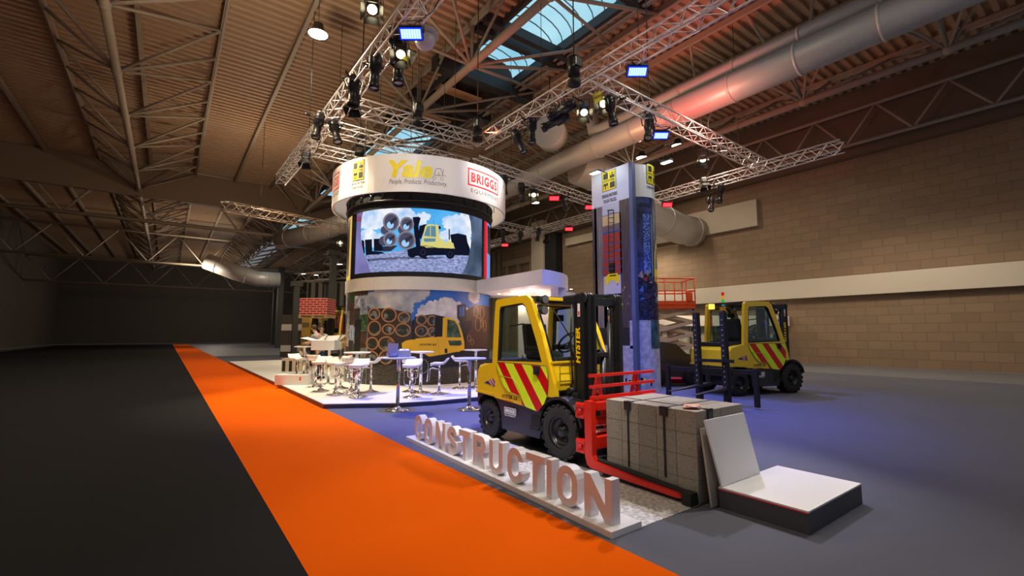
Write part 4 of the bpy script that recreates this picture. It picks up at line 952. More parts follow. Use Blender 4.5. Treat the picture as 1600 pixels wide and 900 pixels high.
def forklift(label):
    t = thing('forklift', label, 'forklift', (FX, FY, 0))
    xr, rr, xf, rf = -0.80, 0.29, 0.87, 0.35
    wheel('front_wheel', t, xf, -0.475, rf, 0.25, -1); wheel('front_wheel', t, xf, 0.475, rf, 0.25, 1)
    wheel('rear_wheel', t, xr, -0.46, rr, 0.2, -1); wheel('rear_wheel', t, xr, 0.46, rr, 0.2, 1)
    # chassis with wheel arches
    prof = [(-1.12, 0.68), (-1.12, 0.50), (-1.02, 0.46), (-1.09, 0.44)]+arcpts(xr, rr+0.02, 0.36, 155, 15, 10)[1:]+[(-0.43, 0.19), (0.44, 0.19), (0.47, 0.30)]+arcpts(xf, rf, 0.42, 172, 60, 8)+[(1.08, 0.74), (0.60, 0.80), (0.45, 0.64)]
    m = MB(); m.prism(prof, -0.565, 0.565); 
    m.build('chassis', DGR, t)
    m = MB(); m.bb((-0.9, -0.36, 0.2), (1.05, 0.36, 0.7)); m.cyl((xf, -0.36, rf), (xf, 0.36, rf), 0.12, n=14); m.cyl((xr, -0.38, rr), (xr, 0.38, rr), 0.07, n=12); m.build('axle', BLKM, t)
    m = MB(); m.bb((0.27, -0.60, 0.30), (0.46, -0.56, 0.34), 0.005); m.bb((0.27, -0.57, 0.34), (0.46, -0.563, 0.5)); m.build('step', BLKM, t)
    # counterweight
    m = MB(); cwp = [(-1.11, 0.67), (-1.13, 0.80), (-1.10, 1.02), (-1.04, 1.10), (-0.92, 1.13), (-0.58, 1.16), (-0.58, 0.64)]
    b = bmesh.new(); mm = MB(); mm.prism(cwp, -0.59, 0.59)
    me = bpy.data.meshes.new('x'); me.from_pydata(mm.v, [], mm.f); b.from_mesh(me); bmesh.ops.remove_doubles(b, verts=b.verts, dist=1e-5); bmesh.ops.recalc_face_normals(b, faces=b.faces)
    bmesh.ops.dissolve_limit(b, angle_limit=0.02, verts=b.verts, edges=b.edges)
    es = [e for e in b.edges if len(e.link_faces) == 2 and e.calc_face_angle(0) > 0.9 and all(v.co.x < -0.6 for v in e.verts)]
    bmesh.ops.bevel(b, geom=es, offset=0.045, segments=3, affect='EDGES', profile=0.6); b.verts.index_update()
    m.add([v.co.copy() for v in b.verts], [[v.index for v in f_.verts] for f_ in b.faces], False); b.free(); bpy.data.meshes.remove(me)
    m.build('counterweight', YEL, t)
    m = MB(); m.bb((-1.135, -0.594, 0.66), (-0.58, 0.594, 0.70), 0.01); m.build('counterweight_ledge', YEL, t)
    m = MB(); m.bb((-1.05, -0.45, 1.12), (-0.62, 0.45, 1.20), 0.02); m.bb((-1.0, -0.5, 1.13), (-0.7, -0.40, 1.17), 0.01); m.build('rear_grille', BLKM, t)
    # lower yellow side body (both sides) under the door
    for s in (-1, 1):
        y0, y1 = (-0.588, -0.565) if s < 0 else (0.565, 0.588)
        m = MB(); m.prism([(-0.60, 1.17), (-0.60, 0.63), (-0.10, 0.605), (0.44, 0.565), (0.62, 0.76), (0.76, 0.80), (0.66, 1.21)], y0, y1); m.build('side_panel', YEL, t)
    dl = lambda x, y: (PY(740+x/5.294, 555+y/5.294, 4.1).x-FX, PY(740+x/5.294, 555+y/5.294, 4.1).z)
    door = [dl(*p) for p in ((188, 57), (400, 74), (598, 92), (614, 150), (614, 250), (606, 340), (585, 400), (532, 468), (440, 432), (402, 408), (392, 348), (330, 318), (290, 300), (250, 250), (215, 165), (196, 110))]
    for s in (-1, 1):
        y0, y1 = (-0.602, -0.586) if s < 0 else (0.586, 0.602)
        m = MB(); m.prism(door, y0, y1); dp = m.build('door_panel', HIVIS, t); dp['label'] = 'red and lime diagonal striped door panel'
        m = MB(); m.tube([(p[0], s*0.597, p[1]) for p in door], 0.006, 4, closed=True); m.build('door_seal', BLKM, dp)
        h = dl(525, 125); m = MB(); m.box((h[0], s*0.612, h[1]), (0.11, 0.03, 0.115), bev=0.008); m.box((h[0]+0.015, s*0.63, h[1]), (0.05, 0.02, 0.04), bev=0.004); m.build('door_handle', BLKM, dp)
        if s < 0:
            gp = [dl(*p) for p in ((218, 168), (330, 195), (372, 250), (395, 345), (330, 318), (290, 300), (252, 250))]
            m = MB(); m.tube([(p[0], -0.604, p[1]) for p in gp], 0.004, 4, closed=True); m.build('door_crease', mat('crease_green', (0.45, 0.6, 0.02), 0.4), dp)
    # cab pillars: C pillar, roof rail and sweeping A pillar in one bent frame per side
    for s in (-1, 1):
        y = s*0.555
        # outline frame with window opening
        out = [(-0.66, 1.15), (-0.635, 1.5), (-0.60, 1.9), (-0.575, 2.10), (-0.54, 2.135), (0.0, 2.155), (0.20, 2.155), (0.29, 2.10), (0.40, 1.86), (0.52, 1.62), (0.63, 1.33), (0.70, 1.15), (0.77, 0.95), (0.80, 0.78), (0.68, 0.77), (0.66, 0.95), (0.64, 1.16)]
        hole = [(-0.53, 1.19), (-0.50, 1.55), (-0.475, 1.96), (-0.44, 2.02), (0.0, 2.045), (0.11, 2.045), (0.18, 2.0), (0.29, 1.78), (0.42, 1.50), (0.53, 1.22)]
        m = MB(); m.prism(out, y-0.035*1 if s > 0 else y-0.035, y+0.035, 'XZ', [hole]); cf = m.build('cab_frame', YEL, t)
        m = MB(); hi = [(p[0]*0.955+0.0, 1.62+(p[1]-1.62)*0.945) for p in hole]; m.prism(hole, y-0.03, y+0.03, 'XZ', [hi]); m.build('window_rubber', BLKM, cf)
        m = MB(); m.prism(hole, y-0.004, y+0.004); m.build('side_window', GLS, cf)
        m = MB(); m.tube([(0.06, y*1.0, 1.22), (0.06, y, 1.30)], 0.008, 5); m.build('latch', BLKM, cf)
    # roof
    m = MB(); m.bb((-0.55, -0.54, 2.10), (0.22, 0.54, 2.15), 0.015); m.build('roof', BLK, t)
    m = MB(); m.bb((0.20, -0.54, 2.05), (0.38, 0.54, 2.14), 0.02); m.build('roof_visor', BLK, t)
    m = MB(); m.bb((0.37, -0.42, 2.075), (0.43, 0.52, 2.125), 0.01); m.bb((0.33, -0.50, 2.005), (0.365, 0.50, 2.025), 0.005); m.build('visor_trim', YEL, t)
    # windscreen, rear screen
    m = MB(); m.add([(0.34, -0.52, 2.0), (0.34, 0.52, 2.0), (0.70, 0.52, 1.2), (0.70, -0.52, 1.2)], [(0, 1, 2, 3)], False); m.build('windscreen', GLS, t)
    m = MB(); m.tube([(0.34, -0.50, 2.0), (0.34, 0.50, 2.0), (0.70, 0.50, 1.21), (0.70, -0.50, 1.21)], 0.016, 5, closed=True); m.tube([(0.36, -0.25, 1.98), (0.54, -0.05, 1.55)], 0.008, 4); m.build('windscreen_frame', BLKM, t)
    m = MB(); m.add([(-0.58, -0.52, 2.05), (-0.58, 0.52, 2.05), (-0.62, 0.52, 1.2), (-0.62, -0.52, 1.2)], [(0, 1, 2, 3)], False); m.build('rear_window', GLS, t)
    # cowl
    m = MB(); m.prism([(0.62, 0.80), (0.62, 1.21), (0.71, 1.215), (0.78, 0.98), (0.78, 0.86)], -0.55, 0.55); m.build('front_cowl', YEL, t)
    m = MB(); m.bb((0.60, -0.56, 1.205), (0.735, 0.56, 1.235), 0.008); m.build('cowl_strip', YEL, t)
    m = MB(); m.tube([(0.795, -0.5, 1.18), (0.80, -0.5, 0.98), (0.80, 0.5, 0.98), (0.795, 0.5, 1.18)], 0.006, 4, closed=True); m.build('cowl_groove', BLKM, t)
    # interior
    m = MB(); m.bb((-0.40, -0.24, 1.0), (0.06, 0.24, 1.22), 0.03); m.build('engine_hood', BLKM, t)
    m = MB(); m.bb((-0.30, -0.22, 1.22), (0.10, 0.22, 1.34), 0.04); m.box((-0.32, 0, 1.52), (0.12, 0.42, 0.48), M=Matrix.Rotation(-0.14, 3, 'Y'), bev=0.04); m.bb((-0.2, 0.24, 1.36), (0.12, 0.32, 1.44), 0.02); m.bb((-0.2, -0.32, 1.36), (0.05, -0.24, 1.42), 0.02); m.build('driver_seat', mat('seat_black', (0.02, 0.02, 0.025), 0.8), t)
    m = MB(); m.tube([(0.40+0.19*math.cos(a)*0.6, 0.05+0.19*math.sin(a), 1.48+0.19*math.cos(a)*0.75) for a in [2*PI*k/20 for k in range(20)]], 0.016, 6, closed=True); m.tube([(0.40, 0.05, 1.48), (0.56, 0.05, 1.2)], 0.03, 8)
    for a in (0, 2.1, 4.2): m.tube([(0.40, 0.05, 1.48), (0.40+0.19*math.cos(a)*0.6, 0.05+0.19*math.sin(a), 1.48+0.19*math.cos(a)*0.75)], 0.01, 5)
    m.build('steering_wheel', BLKM, t)
    m = MB(); m.bb((0.5, -0.50, 0.95), (0.66, 0.50, 1.28), 0.03); m.bb((0.25, 0.32, 1.2), (0.5, 0.5, 1.42), 0.03); m.build('dashboard', BLKM, t)
    m = MB(); m.tube([(-0.35, -0.48, 1.72), (-0.05, -0.46, 1.75), (0.1, -0.44, 1.72)], 0.012, 5); m.bb((-0.12, 0.2, 1.80), (-0.02, 0.34, 1.9), 0.01); m.sphere((0.06, -0.40, 1.93), 0.045, 10, 8, (0.5, 1, 1)); m.build('mirror', BLKM, t)
    # work lights on the A pillar and exterior mirror
    for x, z, y in ((0.42, 2.08, -0.47), (0.46, 1.93, -0.52), (0.42, 2.08, 0.5)):
        m = MB(); m.cyl((x-0.03, y, z), (x+0.06, y, z), 0.05, 0.065, n=14); m.bb((x-0.06, y-0.02, z-0.01), (x-0.02, y+0.02, z+0.05)); wl = m.build('work_light', BLKM, t)
        m = MB(); m.cyl((x+0.06, y, z), (x+0.066, y, z), 0.055, n=14); m.build('light_lens', mat('lens_grey', (0.12, 0.12, 0.13), 0.15), wl)
    # front fenders
    for s in (-1, 1):
        pa = arcpts(xf, rf+0.01, 0.40, 125, 15, 8); pb = arcpts(xf, rf+0.01, 0.435, 15, 125, 8)
        m = MB(); m.prism(pa+pb, s*0.36, s*0.60); m.build('fender', BLK, t)
    # axle clutter behind the mast
    m = MB(); m.bb((0.8, -0.4, 0.70), (1.0, 0.4, 0.84), 0.02); m.tube([(0.8, -0.38, 0.86), (0.93, -0.3, 0.9), (1.0, -0.2, 0.84), (1.03, 0, 0.9)], 0.02, 6); m.tube([(0.78, -0.3, 0.92), (0.9, -0.2, 0.82), (1.02, -0.1, 0.9)], 0.018, 6); m.cyl((0.88, -0.42, 0.86), (0.88, -0.34, 0.86), 0.04, n=10); m.build('tilt_cylinder', BLKM, t)
    # ---- mast
    mx0, mx1 = 0.93, 1.20
    for s in (-1, 1):
        yo = -0.34 if s < 0 else 0.34
        m = MB()
        m.bb((mx0, yo-0.0*s-0.02, 0.12), (mx1-0.10, yo+0.02, 2.12), 0.004); m.bb((mx1-0.13, yo-0.03, 0.12), (mx1-0.09, yo+0.055 if s < 0 else yo+0.03, 2.12)); m.bb((mx0, yo-0.03, 0.12), (mx0+0.03, yo+0.04, 2.12))
        m.build('mast_rail', BLK, t)
        yi = yo-s*0.055; m = MB(); m.bb((mx0+0.09, yi-0.02, 0.14), (mx1-0.04, yi+0.02, 2.115), 0.004); m.bb((mx1-0.07, yi-0.04, 0.14), (mx1-0.035, yi+0.04, 2.115)); m.build('inner_rail', BLK, t)
        yi = yo-s*0.10; m = MB(); m.bb((mx0+0.16, yi-0.018, 0.16), (mx1, yi+0.018, 2.10), 0.004); m.build('inner_rail', BLK, t)
        m = MB(); m.cyl((mx0+0.12, yi-s*0.05, 0.2), (mx0+0.12, yi-s*0.05, 1.75), 0.032, n=12); lc = m.build('lift_cylinder', BLK, t)
        m = MB(); m.cyl((mx0+0.12, yi-s*0.05, 1.75), (mx0+0.12, yi-s*0.05, 2.05), 0.02, n=10); m.build('piston_rod', CHR, lc)
        m = MB()
        for k in range(46): m.box((mx0+0.19, yi-s*0.075, 0.32+k*0.036), (0.016, 0.028 if k % 2 else 0.018, 0.03))
        m.build('lift_chain', mat('chain_steel', (0.12, 0.12, 0.13), 0.35, 0.8), t)
    m = MB(); m.bb((mx0+0.03, -0.34, 2.06), (mx0+0.1, 0.34, 2.14), 0.01); m.bb((mx0+0.1, -0.28, 1.98), (mx0+0.2, 0.28, 2.08), 0.01); m.build('mast_crossbar', BLK, t); m = MB(); m.bb((mx0+0.03, -0.34, 1.2), (mx0+0.07, 0.34, 1.3)); m.build('mast_crossbar', BLK, t); m = MB(); m.bb((mx0+0.03, -0.34, 0.25), (mx0+0.07, 0.34, 0.4)); m.build('mast_crossbar', BLK, t)
    m = MB(); m.box((mx0-0.08, -0.33, 2.06), (0.24, 0.10, 0.12), bev=0.025); m.tube([(mx0-0.03, -0.37, 2.0), (mx0-0.05, -0.38, 1.5), (mx0-0.03, -0.37, 0.95)], 0.012, 6); m.build('hose_cover', BLK, t)
    for s in (-1, 1):
        for k in range(3):
            yy = s*(0.34-0.055*k); m = MB(); m.cyl((mx1-0.12, yy-0.014, 2.07), (mx1-0.12, yy+0.014, 2.07), 0.075, n=18); m.build('sheave', DGR, t)
    m = MB()
    for k in range(3): m.tube([(mx1-0.04, 0.02+k*0.03, 0.5), (mx1-0.05, 0.02+k*0.03, 1.0), (mx1-0.07, 0.0+k*0.03, 1.28), (mx1-0.12, -0.05+k*0.03, 1.40), (mx1-0.16, -0.10+k*0.03, 1.36)], 0.012, 6)
    m.build('hose_bundle', BLKM, t)
    m = MB(); m.bb((mx1-0.12, -0.2, 1.30), (mx1-0.05, 0.05, 1.36), 0.01); m.cyl((mx1-0.1, 0.0, 0.3), (mx1-0.1, 0.0, 1.3), 0.045, n=14); m.build('free_lift_cylinder', BLK, t)
    # ---- decals
    A = Art(lambda x, y: (PY(x, y, 4.1).x-FX, PY(x, y, 4.1).z), lambda u, v, o: Vector((u, -0.588-o, v)), 10, 0.001, lambda x, y: (740+x/5.294, 555+y/5.294))
    dK = mat('decal_black', (0.01, 0.01, 0.01), 0.4); dW = mat('decal_white', (0.85, 0.85, 0.85), 0.4); dR = mat('decal_red', (0.7, 0.02, 0.01), 0.4); dB = mat('decal_navy', (0.02, 0.02, 0.12), 0.4)
    a, b_ = dl(228, 345), dl(357, 318); 
    A.L = 2; A.uvtext('HYSTER 3.5', a[0], a[1]-0.012, b_[0], a[1]+0.045, dK, bold=0.03, shear=0.3); A.uvtext('FORTENS', a[0]+0.05, a[1]-0.055, b_[0]-0.1, a[1]-0.03, dR, bold=0.01, shear=0.3)
    a, b_ = dl(249, 490), dl(346, 435)
    A2 = lambda u0, v0, u1, v1, mm: A.uvrect(u0, v0, u1, v1, mm)
    w_, h_ = b_[0]-a[0], 0.095; v0_ = 0.43
    A.L = 2; A.uvpoly([(a[0], v0_), (a[0]+w_, v0_), (a[0]+w_, v0_+h_), (a[0], v0_+h_)], dW, [[(a[0]+.012, v0_+.012), (a[0]+.012, v0_+h_-.012), (a[0]+w_-.012, v0_+h_-.012), (a[0]+w_-.012, v0_+.012)]])
    A.uvtext('BRIGGS', a[0]+.025, v0_+.02, a[0]+w_-.025, v0_+h_-.02, dW, bold=0.06); A.uvtext('EQUIPMENT', a[0]+.01, v0_-.035, a[0]+w_-.01, v0_-.012, dW, bold=0.02)
    # flag wedge on the counterweight
    fw = [dl(85, 226), dl(160, 192), dl(172, 215), dl(174, 262)]; q0 = lambda i, j, k: tuple(fw[i][n]*(1-k)+fw[j][n]*k for n in (0, 1))
    A.L = 6; A.uvpoly(fw, dB); A.L = 7; A.uvpoly([q0(0, 1, .45), q0(0, 1, .65), q0(3, 0, .15), q0(3, 0, .30)], dW); A.uvpoly([q0(0, 1, .75), q0(1, 2, .1), q0(2, 3, .85), q0(2, 3, .55)], dW); A.L = 8; A.uvpoly([q0(0, 1, .50), q0(0, 1, .6), q0(3, 0, .19), q0(3, 0, .26)], dR); A.uvpoly([q0(0, 1, .85), q0(1, 2, .0), q0(2, 3, .75), q0(2, 3, .62)], dR)
    A.L = 4
    m = MB(); A.to(m); m.build('decal', None, t)
    A = Art(None, lambda u, v, o: Vector((u, -0.362-o, v)), 10, 0.001)
    A.L = 2; A.uvtext('HYSTER', 0.945, 1.22, 1.04, 1.69, mat('decal_yellow', (0.95, 0.6, 0.0), 0.4), bold=0.05, shear=0.15, rot=True)
    A.uvrect(1.0, 1.83, 1.045, 2.0, dW); A.L = 3; A.uvrect(1.01, 1.84, 1.035, 1.9, dR)
    m = MB(); A.to(m); m.build('mast_decal', None, t)
    return t
fl = forklift('yellow cab forklift with red and lime striped door gripping the concrete blocks')
fl_far = dup(fl, (-24.3, 6.5, 0.1), math.radians(-25), label='yellow forklift in the far left hall behind the red box pallet, body partly hidden', scale=1.25)
fl_rt = dup(fl, (-6.35-0.32, 13.45-0.42, 0), math.radians(76), label='yellow forklift at the right edge seen from its rear behind the black fork frame', scale=1.15)

# ---- red block clamp on the front of the main forklift
bc = MB(); CX = -3.95
def red(name, mb, parent=None): return mb.build(name, REDP, parent, world=True)
m = MB()
m.bb((-4.08, 4.12, 0.70), (-3.86, 5.4, 0.80), 0.01); m.bb((-4.06, 4.12, 0.26), (-3.88, 5.4, 0.40), 0.01); m.bb((-4.05, 4.12, 0.55), (-3.9, 5.4, 0.60))
for y in (4.45, 4.95): m.bb((-4.1, y-0.03, 0.22), (-4.0, y+0.03, 0.82))
bc = m.build('block_clamp', REDP, fl, world=True); bc['label'] = 'red block clamp attachment'
def armc(y0, y1, nm, s):
    m = MB()
    m.prism([(-3.97, 0.82), (-3.86, 0.82), (-3.855, 0.21), (-3.82, 0.15), (-3.2, 0.105), (-2.76, 0.085), (-2.70, 0.06), (-2.76, 0.045), (-3.3, 0.055), (-3.88, 0.07), (-3.94, 0.10), (-3.965, 0.18)], y0, y1)
    return m.build(nm, REDP, bc, world=True)
armc(4.0, 4.075, 'clamp_arm', -1); armc(5.03, 5.10, 'clamp_arm', 1)
for y0, y1 in ((4.03, 4.112), (4.985, 5.035)):
    m = MB(); m.prism([(-3.84, 0.17), (-3.6, 0.165), (-3.1, 0.135), (-2.70, 0.11), (-2.62, 0.105), (-2.60, 0.0+0.008), (-2.66, 0.008), (-2.66, 0.05), (-3.84, 0.09)], y0+0.02, y1)
    m.build('rubber_pad', RUB, bc, world=True)
m = MB(); m.bb((-2.70, 3.985, 0.005), (-2.60, 4.10, 0.12), 0.008); m.bb((-3.75, 4.06, 0.005), (-2.68, 4.10, 0.05)); m.build('pad_shoe', BLKM, bc, world=True)
for z0, z1 in ((0.60, 0.78), (0.20, 0.36)):
    m = MB(); m.bb((-4.14, 4.02, z0), (-3.98, 4.06, z1), 0.008); m.bb((-4.12, 4.0, z1-0.05), (-3.98, 4.12, z1-0.01), 0.006); m.bb((-4.12, 4.0, z0+0.01), (-3.98, 4.12, z0+0.04), 0.006); m.cyl((-4.06, 3.985, (z0+z1)/2), (-4.06, 4.12, (z0+z1)/2), 0.028, n=12); br = m.build('pivot_bracket', REDP, bc, world=True)
m = MB(); m.cyl((-3.98, 4.2, 0.44), (-3.98, 5.0, 0.44), 0.022, n=10); m.cyl((-3.96, 4.1, 0.52), (-3.96, 4.9, 0.52), 0.015, n=10); m.build('hydraulic_rod', CHR, bc, world=True)
m = MB(); m.tube([(-4.05, 4.25, 0.82), (-4.1, 4.3, 0.95), (-4.15, 4.5, 0.9)], 0.02, 6); m.build('hydraulic_hose', BLKM, bc, world=True); m = MB(); m.tube([(-4.0, 4.3, 0.5), (-4.05, 4.5, 0.35), (-4.0, 4.7, 0.5)], 0.018, 6); m.build('hydraulic_hose', BLKM, bc, world=True)
for z, ya, yb in ((1.105, 4.06, 5.27), (0.975, 4.07, 5.28), (0.845, 4.08, 5.29)):
    m = MB(); m.bar((-3.94, ya, z), (-3.94, yb, z), 0.035, 0.035); m.build('load_rail', REDP, bc, world=True)
for y in (4.22, 4.92):
    m = MB(); m.bar((-3.965, y+0.07, 0.78), (-3.965, y+0.035, 1.10), 0.03, 0.035); m.bar((-3.965, y-0.09, 0.78), (-3.965, y+0.01, 1.10), 0.03, 0.035); m.bb((-3.98, y-0.06, 0.89), (-3.955, y+0.06, 0.915)); m.build('load_rail_bracket', REDP, bc, world=True)
# black frame with uprights and long forks in front of the right hand forklift
ff = thing('fork_frame', 'black steel frame with two tall drilled uprights and long forks at the right edge', 'fork frame', (-6.2, 9.95, 0))
fl_body = fl_rt; fl_rt = ff
dirf = Vector((0.245, -0.97, 0)); o0 = Vector((-6.75, 12.05, 0)); base = MB()
frp = MB()
def loc_of(o, w):  # world point to local of a rotated, scaled thing
    s = o.scale[0]; c = Vector(w)-o.location; return Matrix.Rotation(-o.rotation_euler.z, 3, 'Z')@c*(1/s)
def bbw(mb, pts, w, h): mb.bar(loc_of(fl_rt, pts[0]), loc_of(fl_rt, pts[1]), w, h)
m = MB(); fa, fb = P(1034, 625, 0), Vector((-4.9, 10.0, 0)); fa.y = 9.75; fa.x = -6.9
bbw(m, ((-6.92, 9.85, 0.77), (-4.9, 10.25, 0.77)), 0.05, 0.10); bbw(m, ((-6.92, 9.85, 0.04), (-6.92, 9.85, 0.86)), 0.09, 0.09)
bbw(m, ((-5.0, 10.23, 0.04), (-5.0, 10.23, 0.86)), 0.09, 0.09); bbw(m, ((-6.2, 9.95, 1.0), (-5.4, 10.1, 1.0)), 0.05, 0.07)
m.build('wide_carriage', BLKM, fl_rt)
for a, b in (((-6.18, 9.98, 0), (-6.26, 10.08, 2.1)), ((-5.58, 10.1, 0), (-5.66, 10.2, 2.1))):
    m = MB(); bbw(m, (a, b), 0.11, 0.14); up_ = m.build('load_upright', BLKM, fl_rt)
    m = MB(); A_, B_ = Vector(a), Vector(b)
    for k in range(14): c = A_.lerp(B_, 0.2+0.055*k)+Vector((0.0, -0.075, 0)); q = loc_of(fl_rt, c); m.box(q, (0.02, 0.02, 0.03))
    m.build('bolt_hole', mat('hole_grey', (0.45, 0.45, 0.5), 0.5), up_)
for a, b in ((P(1108, 597, 0.45), P(1045, 611, 0.45)), (P(1141, 603, 0.42), P(1085, 617, 0.42))):
    m = MB(); la, lb = loc_of(fl_rt, a), loc_of(fl_rt, b); d = (lb-la).normalized(); n = Vector((-d.y, d.x, 0))*0.07
    m.add([la-n, la+n, lb+n*0.6, lb-n*0.6, la-n-ZZ*0.07, la+n-ZZ*0.07, lb+n*0.6-ZZ*0.012, lb-n*0.6-ZZ*0.012], [(0, 1, 2, 3), (7, 6, 5, 4), (0, 4, 5, 1), (1, 5, 6, 2), (2, 6, 7, 3), (3, 7, 4, 0)], False)
    m.bb(la+Vector((-0.06, -0.06, -0.07)), la+Vector((0.0, 0.06, 0.4))); m.build('fork', BLK, fl_rt)
fl_rt = fl_body
q = loc_of(fl_rt, PD(1112, 483, 13.0)); m = MB(); m.use(emis('beacon_amber', (1, .45, .05), 3)); m.cyl(q, q+ZZ*0.12, 0.07, n=12); m.build('beacon', None, fl_rt)
q = loc_of(fl_rt, PD(1130, 478, 13.0)); m = MB()
for k, c in enumerate(((0.0, 0.3, 0.6), (0.02, 0.45, 0.08), (0.7, 0.3, 0.01), (0.5, 0.01, 0.01))): m.use(emis('stack_%d' % k, c, 0.9)); m.cyl(q+ZZ*(k*0.085), q+ZZ*(k*0.085+0.075), 0.035, n=12)
m.use(BLKM); m.cyl(q-ZZ*0.2, q, 0.02, n=8); m.build('signal_light', None, fl_rt)

# ================================================================== CONCRETE BLOCKS
def concrete(name, col):
    m, t, b = nt(name); b.inputs['Roughness'].default_value = 0.95
    tc = t.nodes.new('ShaderNodeTexCoord'); n = t.nodes.new('ShaderNodeTexNoise'); n.inputs['Scale'].default_value = 85; n.inputs['Detail'].default_value = 6; n.inputs['Roughness'].default_value = 0.7
    r = t.nodes.new('ShaderNodeValToRGB'); e = r.color_ramp.elements; e[0].position = 0.33; e[0].color = (*[v*0.22 for v in col], 1); e[1].position = 0.43; e[1].color = (*col, 1)
    x = e.new(0.75); x.color = (*[min(1, v*1.25) for v in col], 1)
    t.links.new(tc.outputs['Object'], n.inputs[0]); t.links.new(n.outputs['Fac'], r.inputs[0]); t.links.new(r.outputs[0], b.inputs['Base Color'])
    bp = t.nodes.new('ShaderNodeBump'); bp.inputs['Strength'].default_value = 0.6; bp.inputs['Distance'].default_value = 0.008; t.links.new(n.outputs['Fac'], bp.inputs['Height']); t.links.new(bp.outputs[0], b.inputs['Normal']); return m
CON = [concrete('concrete_%d' % k, c) for k, c in enumerate(((0.29, 0.265, 0.215), (0.26, 0.235, 0.19), (0.32, 0.29, 0.235)))]
BX0, BX1, BY0, ZS = -3.74, -2.60, 4.12, 0.0
bw, bh, bd = (BX1-BX0)/5, 0.857/4, 0.44
ordn = ['bottom', 'second from bottom', 'second from top', 'top']; cn_ = ['leftmost', 'second from left', 'middle', 'second from right', 'rightmost']
for r in range(4):
    for c in range(5):
        for k in range(2):
            if k == 1 and r < 3 and c < 4: continue
            m = MB(); m.box((0, 0, bh/2), (bw-0.004, bd-0.004, bh-0.003), bev=0.005)
            o = m.build('concrete_block', CON[(r*3+c*2+k) % 3]); o.location = (BX0+bw*(c+0.5), BY0+bd*(k+0.5), ZS+r*bh)
            lb = ('rough grey concrete block, %s course of the front face, %s' % (ordn[r], cn_[c])) if k == 0 else ('rough grey concrete block, back row of the %s course, %s' % (ordn[r], cn_[c]))
            tag(o, lb, 'block', 'concrete blocks in the strapped stack')
TOPZ = ZS+4*bh
for i, x in enumerate((-3.42, -2.96)):
    t = thing('packing_strap', ('dark packing strap down the block stack, nearer the red clamp', 'dark packing strap down the block stack, nearer the white board')[i], 'strap', (x, 4.1, 0.16), group='straps round the concrete blocks')
    m = MB(); m.bb((x-0.011, 4.112, 0.17), (x+0.011, 4.117, TOPZ)); m.bb((x-0.011, 4.112, TOPZ), (x+0.011, 5.0, TOPZ+0.003)); m.build('strap_band', BLKM, t, world=True)
    m = MB(); m.bb((x-0.045, 4.104, TOPZ-0.085), (x+0.045, 4.112, TOPZ+0.008)); m.bb((x-0.045, 4.104, TOPZ+0.001), (x+0.045, 4.17, TOPZ+0.009)); m.build('corner_protector', DGR, t, world=True)
t = thing('packing_strap', 'dark packing strap running lengthwise over the top of the blocks and down the right end', 'strap', (-2.6, 4.34, 0.3), group='straps round the concrete blocks')
m = MB(); m.bb((BX0, 4.35, TOPZ+0.004), (BX1+0.006, 4.37, TOPZ+0.007)); m.bb((BX1+0.002, 4.35, 0.1), (BX1+0.006, 4.37, TOPZ)); m.build('strap_band', BLKM, t, world=True)
m = MB(); m.bb((BX1-0.05, 4.31, TOPZ+0.004), (BX1+0.012, 4.40, TOPZ+0.012)); m.bb((BX1+0.002, 4.31, TOPZ-0.09), (BX1+0.012, 4.40, TOPZ+0.008)); m.build('corner_protector', DGR, t, world=True)
# papers lying on top
gp = P(1083, 636, TOPZ+0.01); t = thing('leaflet_pile', 'small pile of red and white leaflets on top of the concrete blocks', 'leaflets', (gp.x, gp.y, TOPZ+0.008))
for i in range(6):
    m = MB(); m.box((R_.uniform(-.06, .06), R_.uniform(-.06, .06), 0.003+i*0.004), (0.10, 0.14, 0.002), rz=R_.uniform(-1, 1)); m.build('leaflet', mat('leaflet_%d' % (i % 3), ((0.75, 0.12, 0.10), (0.85, 0.82, 0.85), (0.8, 0.35, 0.2))[i % 3], 0.4), t)

# ---- boards and low platform at right
t = thing('low_plinth', 'low dark edged plinth with white top at the right edge of the carpet', 'plinth', (-1.6, 4.6, 0))
m = MB(); m.bb((-2.46, 4.22, 0), (-1.7, 5.4, 0.17), 0.004); m.build('plinth_body', mat('plinth_dark', (0.07, 0.07, 0.08), 0.6), t, world=True)
m = MB(); m.bb((-2.46, 4.22, 0.17), (-1.7, 5.4, 0.185), 0.002); m.build('plinth_top', WHT, t, world=True)
m = MB(); m.bb((-2.464, 4.215, 0.16), (-1.7, 4.222, 0.17)); m.build('led_edge', mat('edge_red', (0.7, 0.03, 0.05), 0.4), t, world=True)
def leaner(nm, lb, x0, x1, y0, y1, z0, z1, lean, mm, th=0.018):
    m = MB(); a, b = Vector((x0, y0, z0)), Vector((x1, y1, z0)); up = Vector(lean)
    n = (b-a).cross(up).normalized()*th; c = [a, b, b+up, a+up]
    m.add(c+[v+n for v in c], [(0, 1, 2, 3), (7, 6, 5, 4), (0, 4, 5, 1), (1, 5, 6, 2), (2, 6, 7, 3), (3, 7, 4, 0)], False)
    o = m.build(nm, mm, world=True, loc=((x0+x1)/2, (y0+y1)/2, z0)); return tag(o, lb, 'board')
leaner('leaning_board', 'white square board leaning against the right end of the blocks', -2.445, -2.445, 4.225, 4.95, 0.187, 0, (-0.09, -0.09, 0.60), WHTM)
leaner('leaning_board', 'thin tan board edge between the blocks and the white board', -2.50, -2.50, 4.14, 4.8, 0.004, 0, (-0.08, 0.0, 0.70), mat('tan_board', (0.45, 0.40, 0.33), 0.7), 0.02)

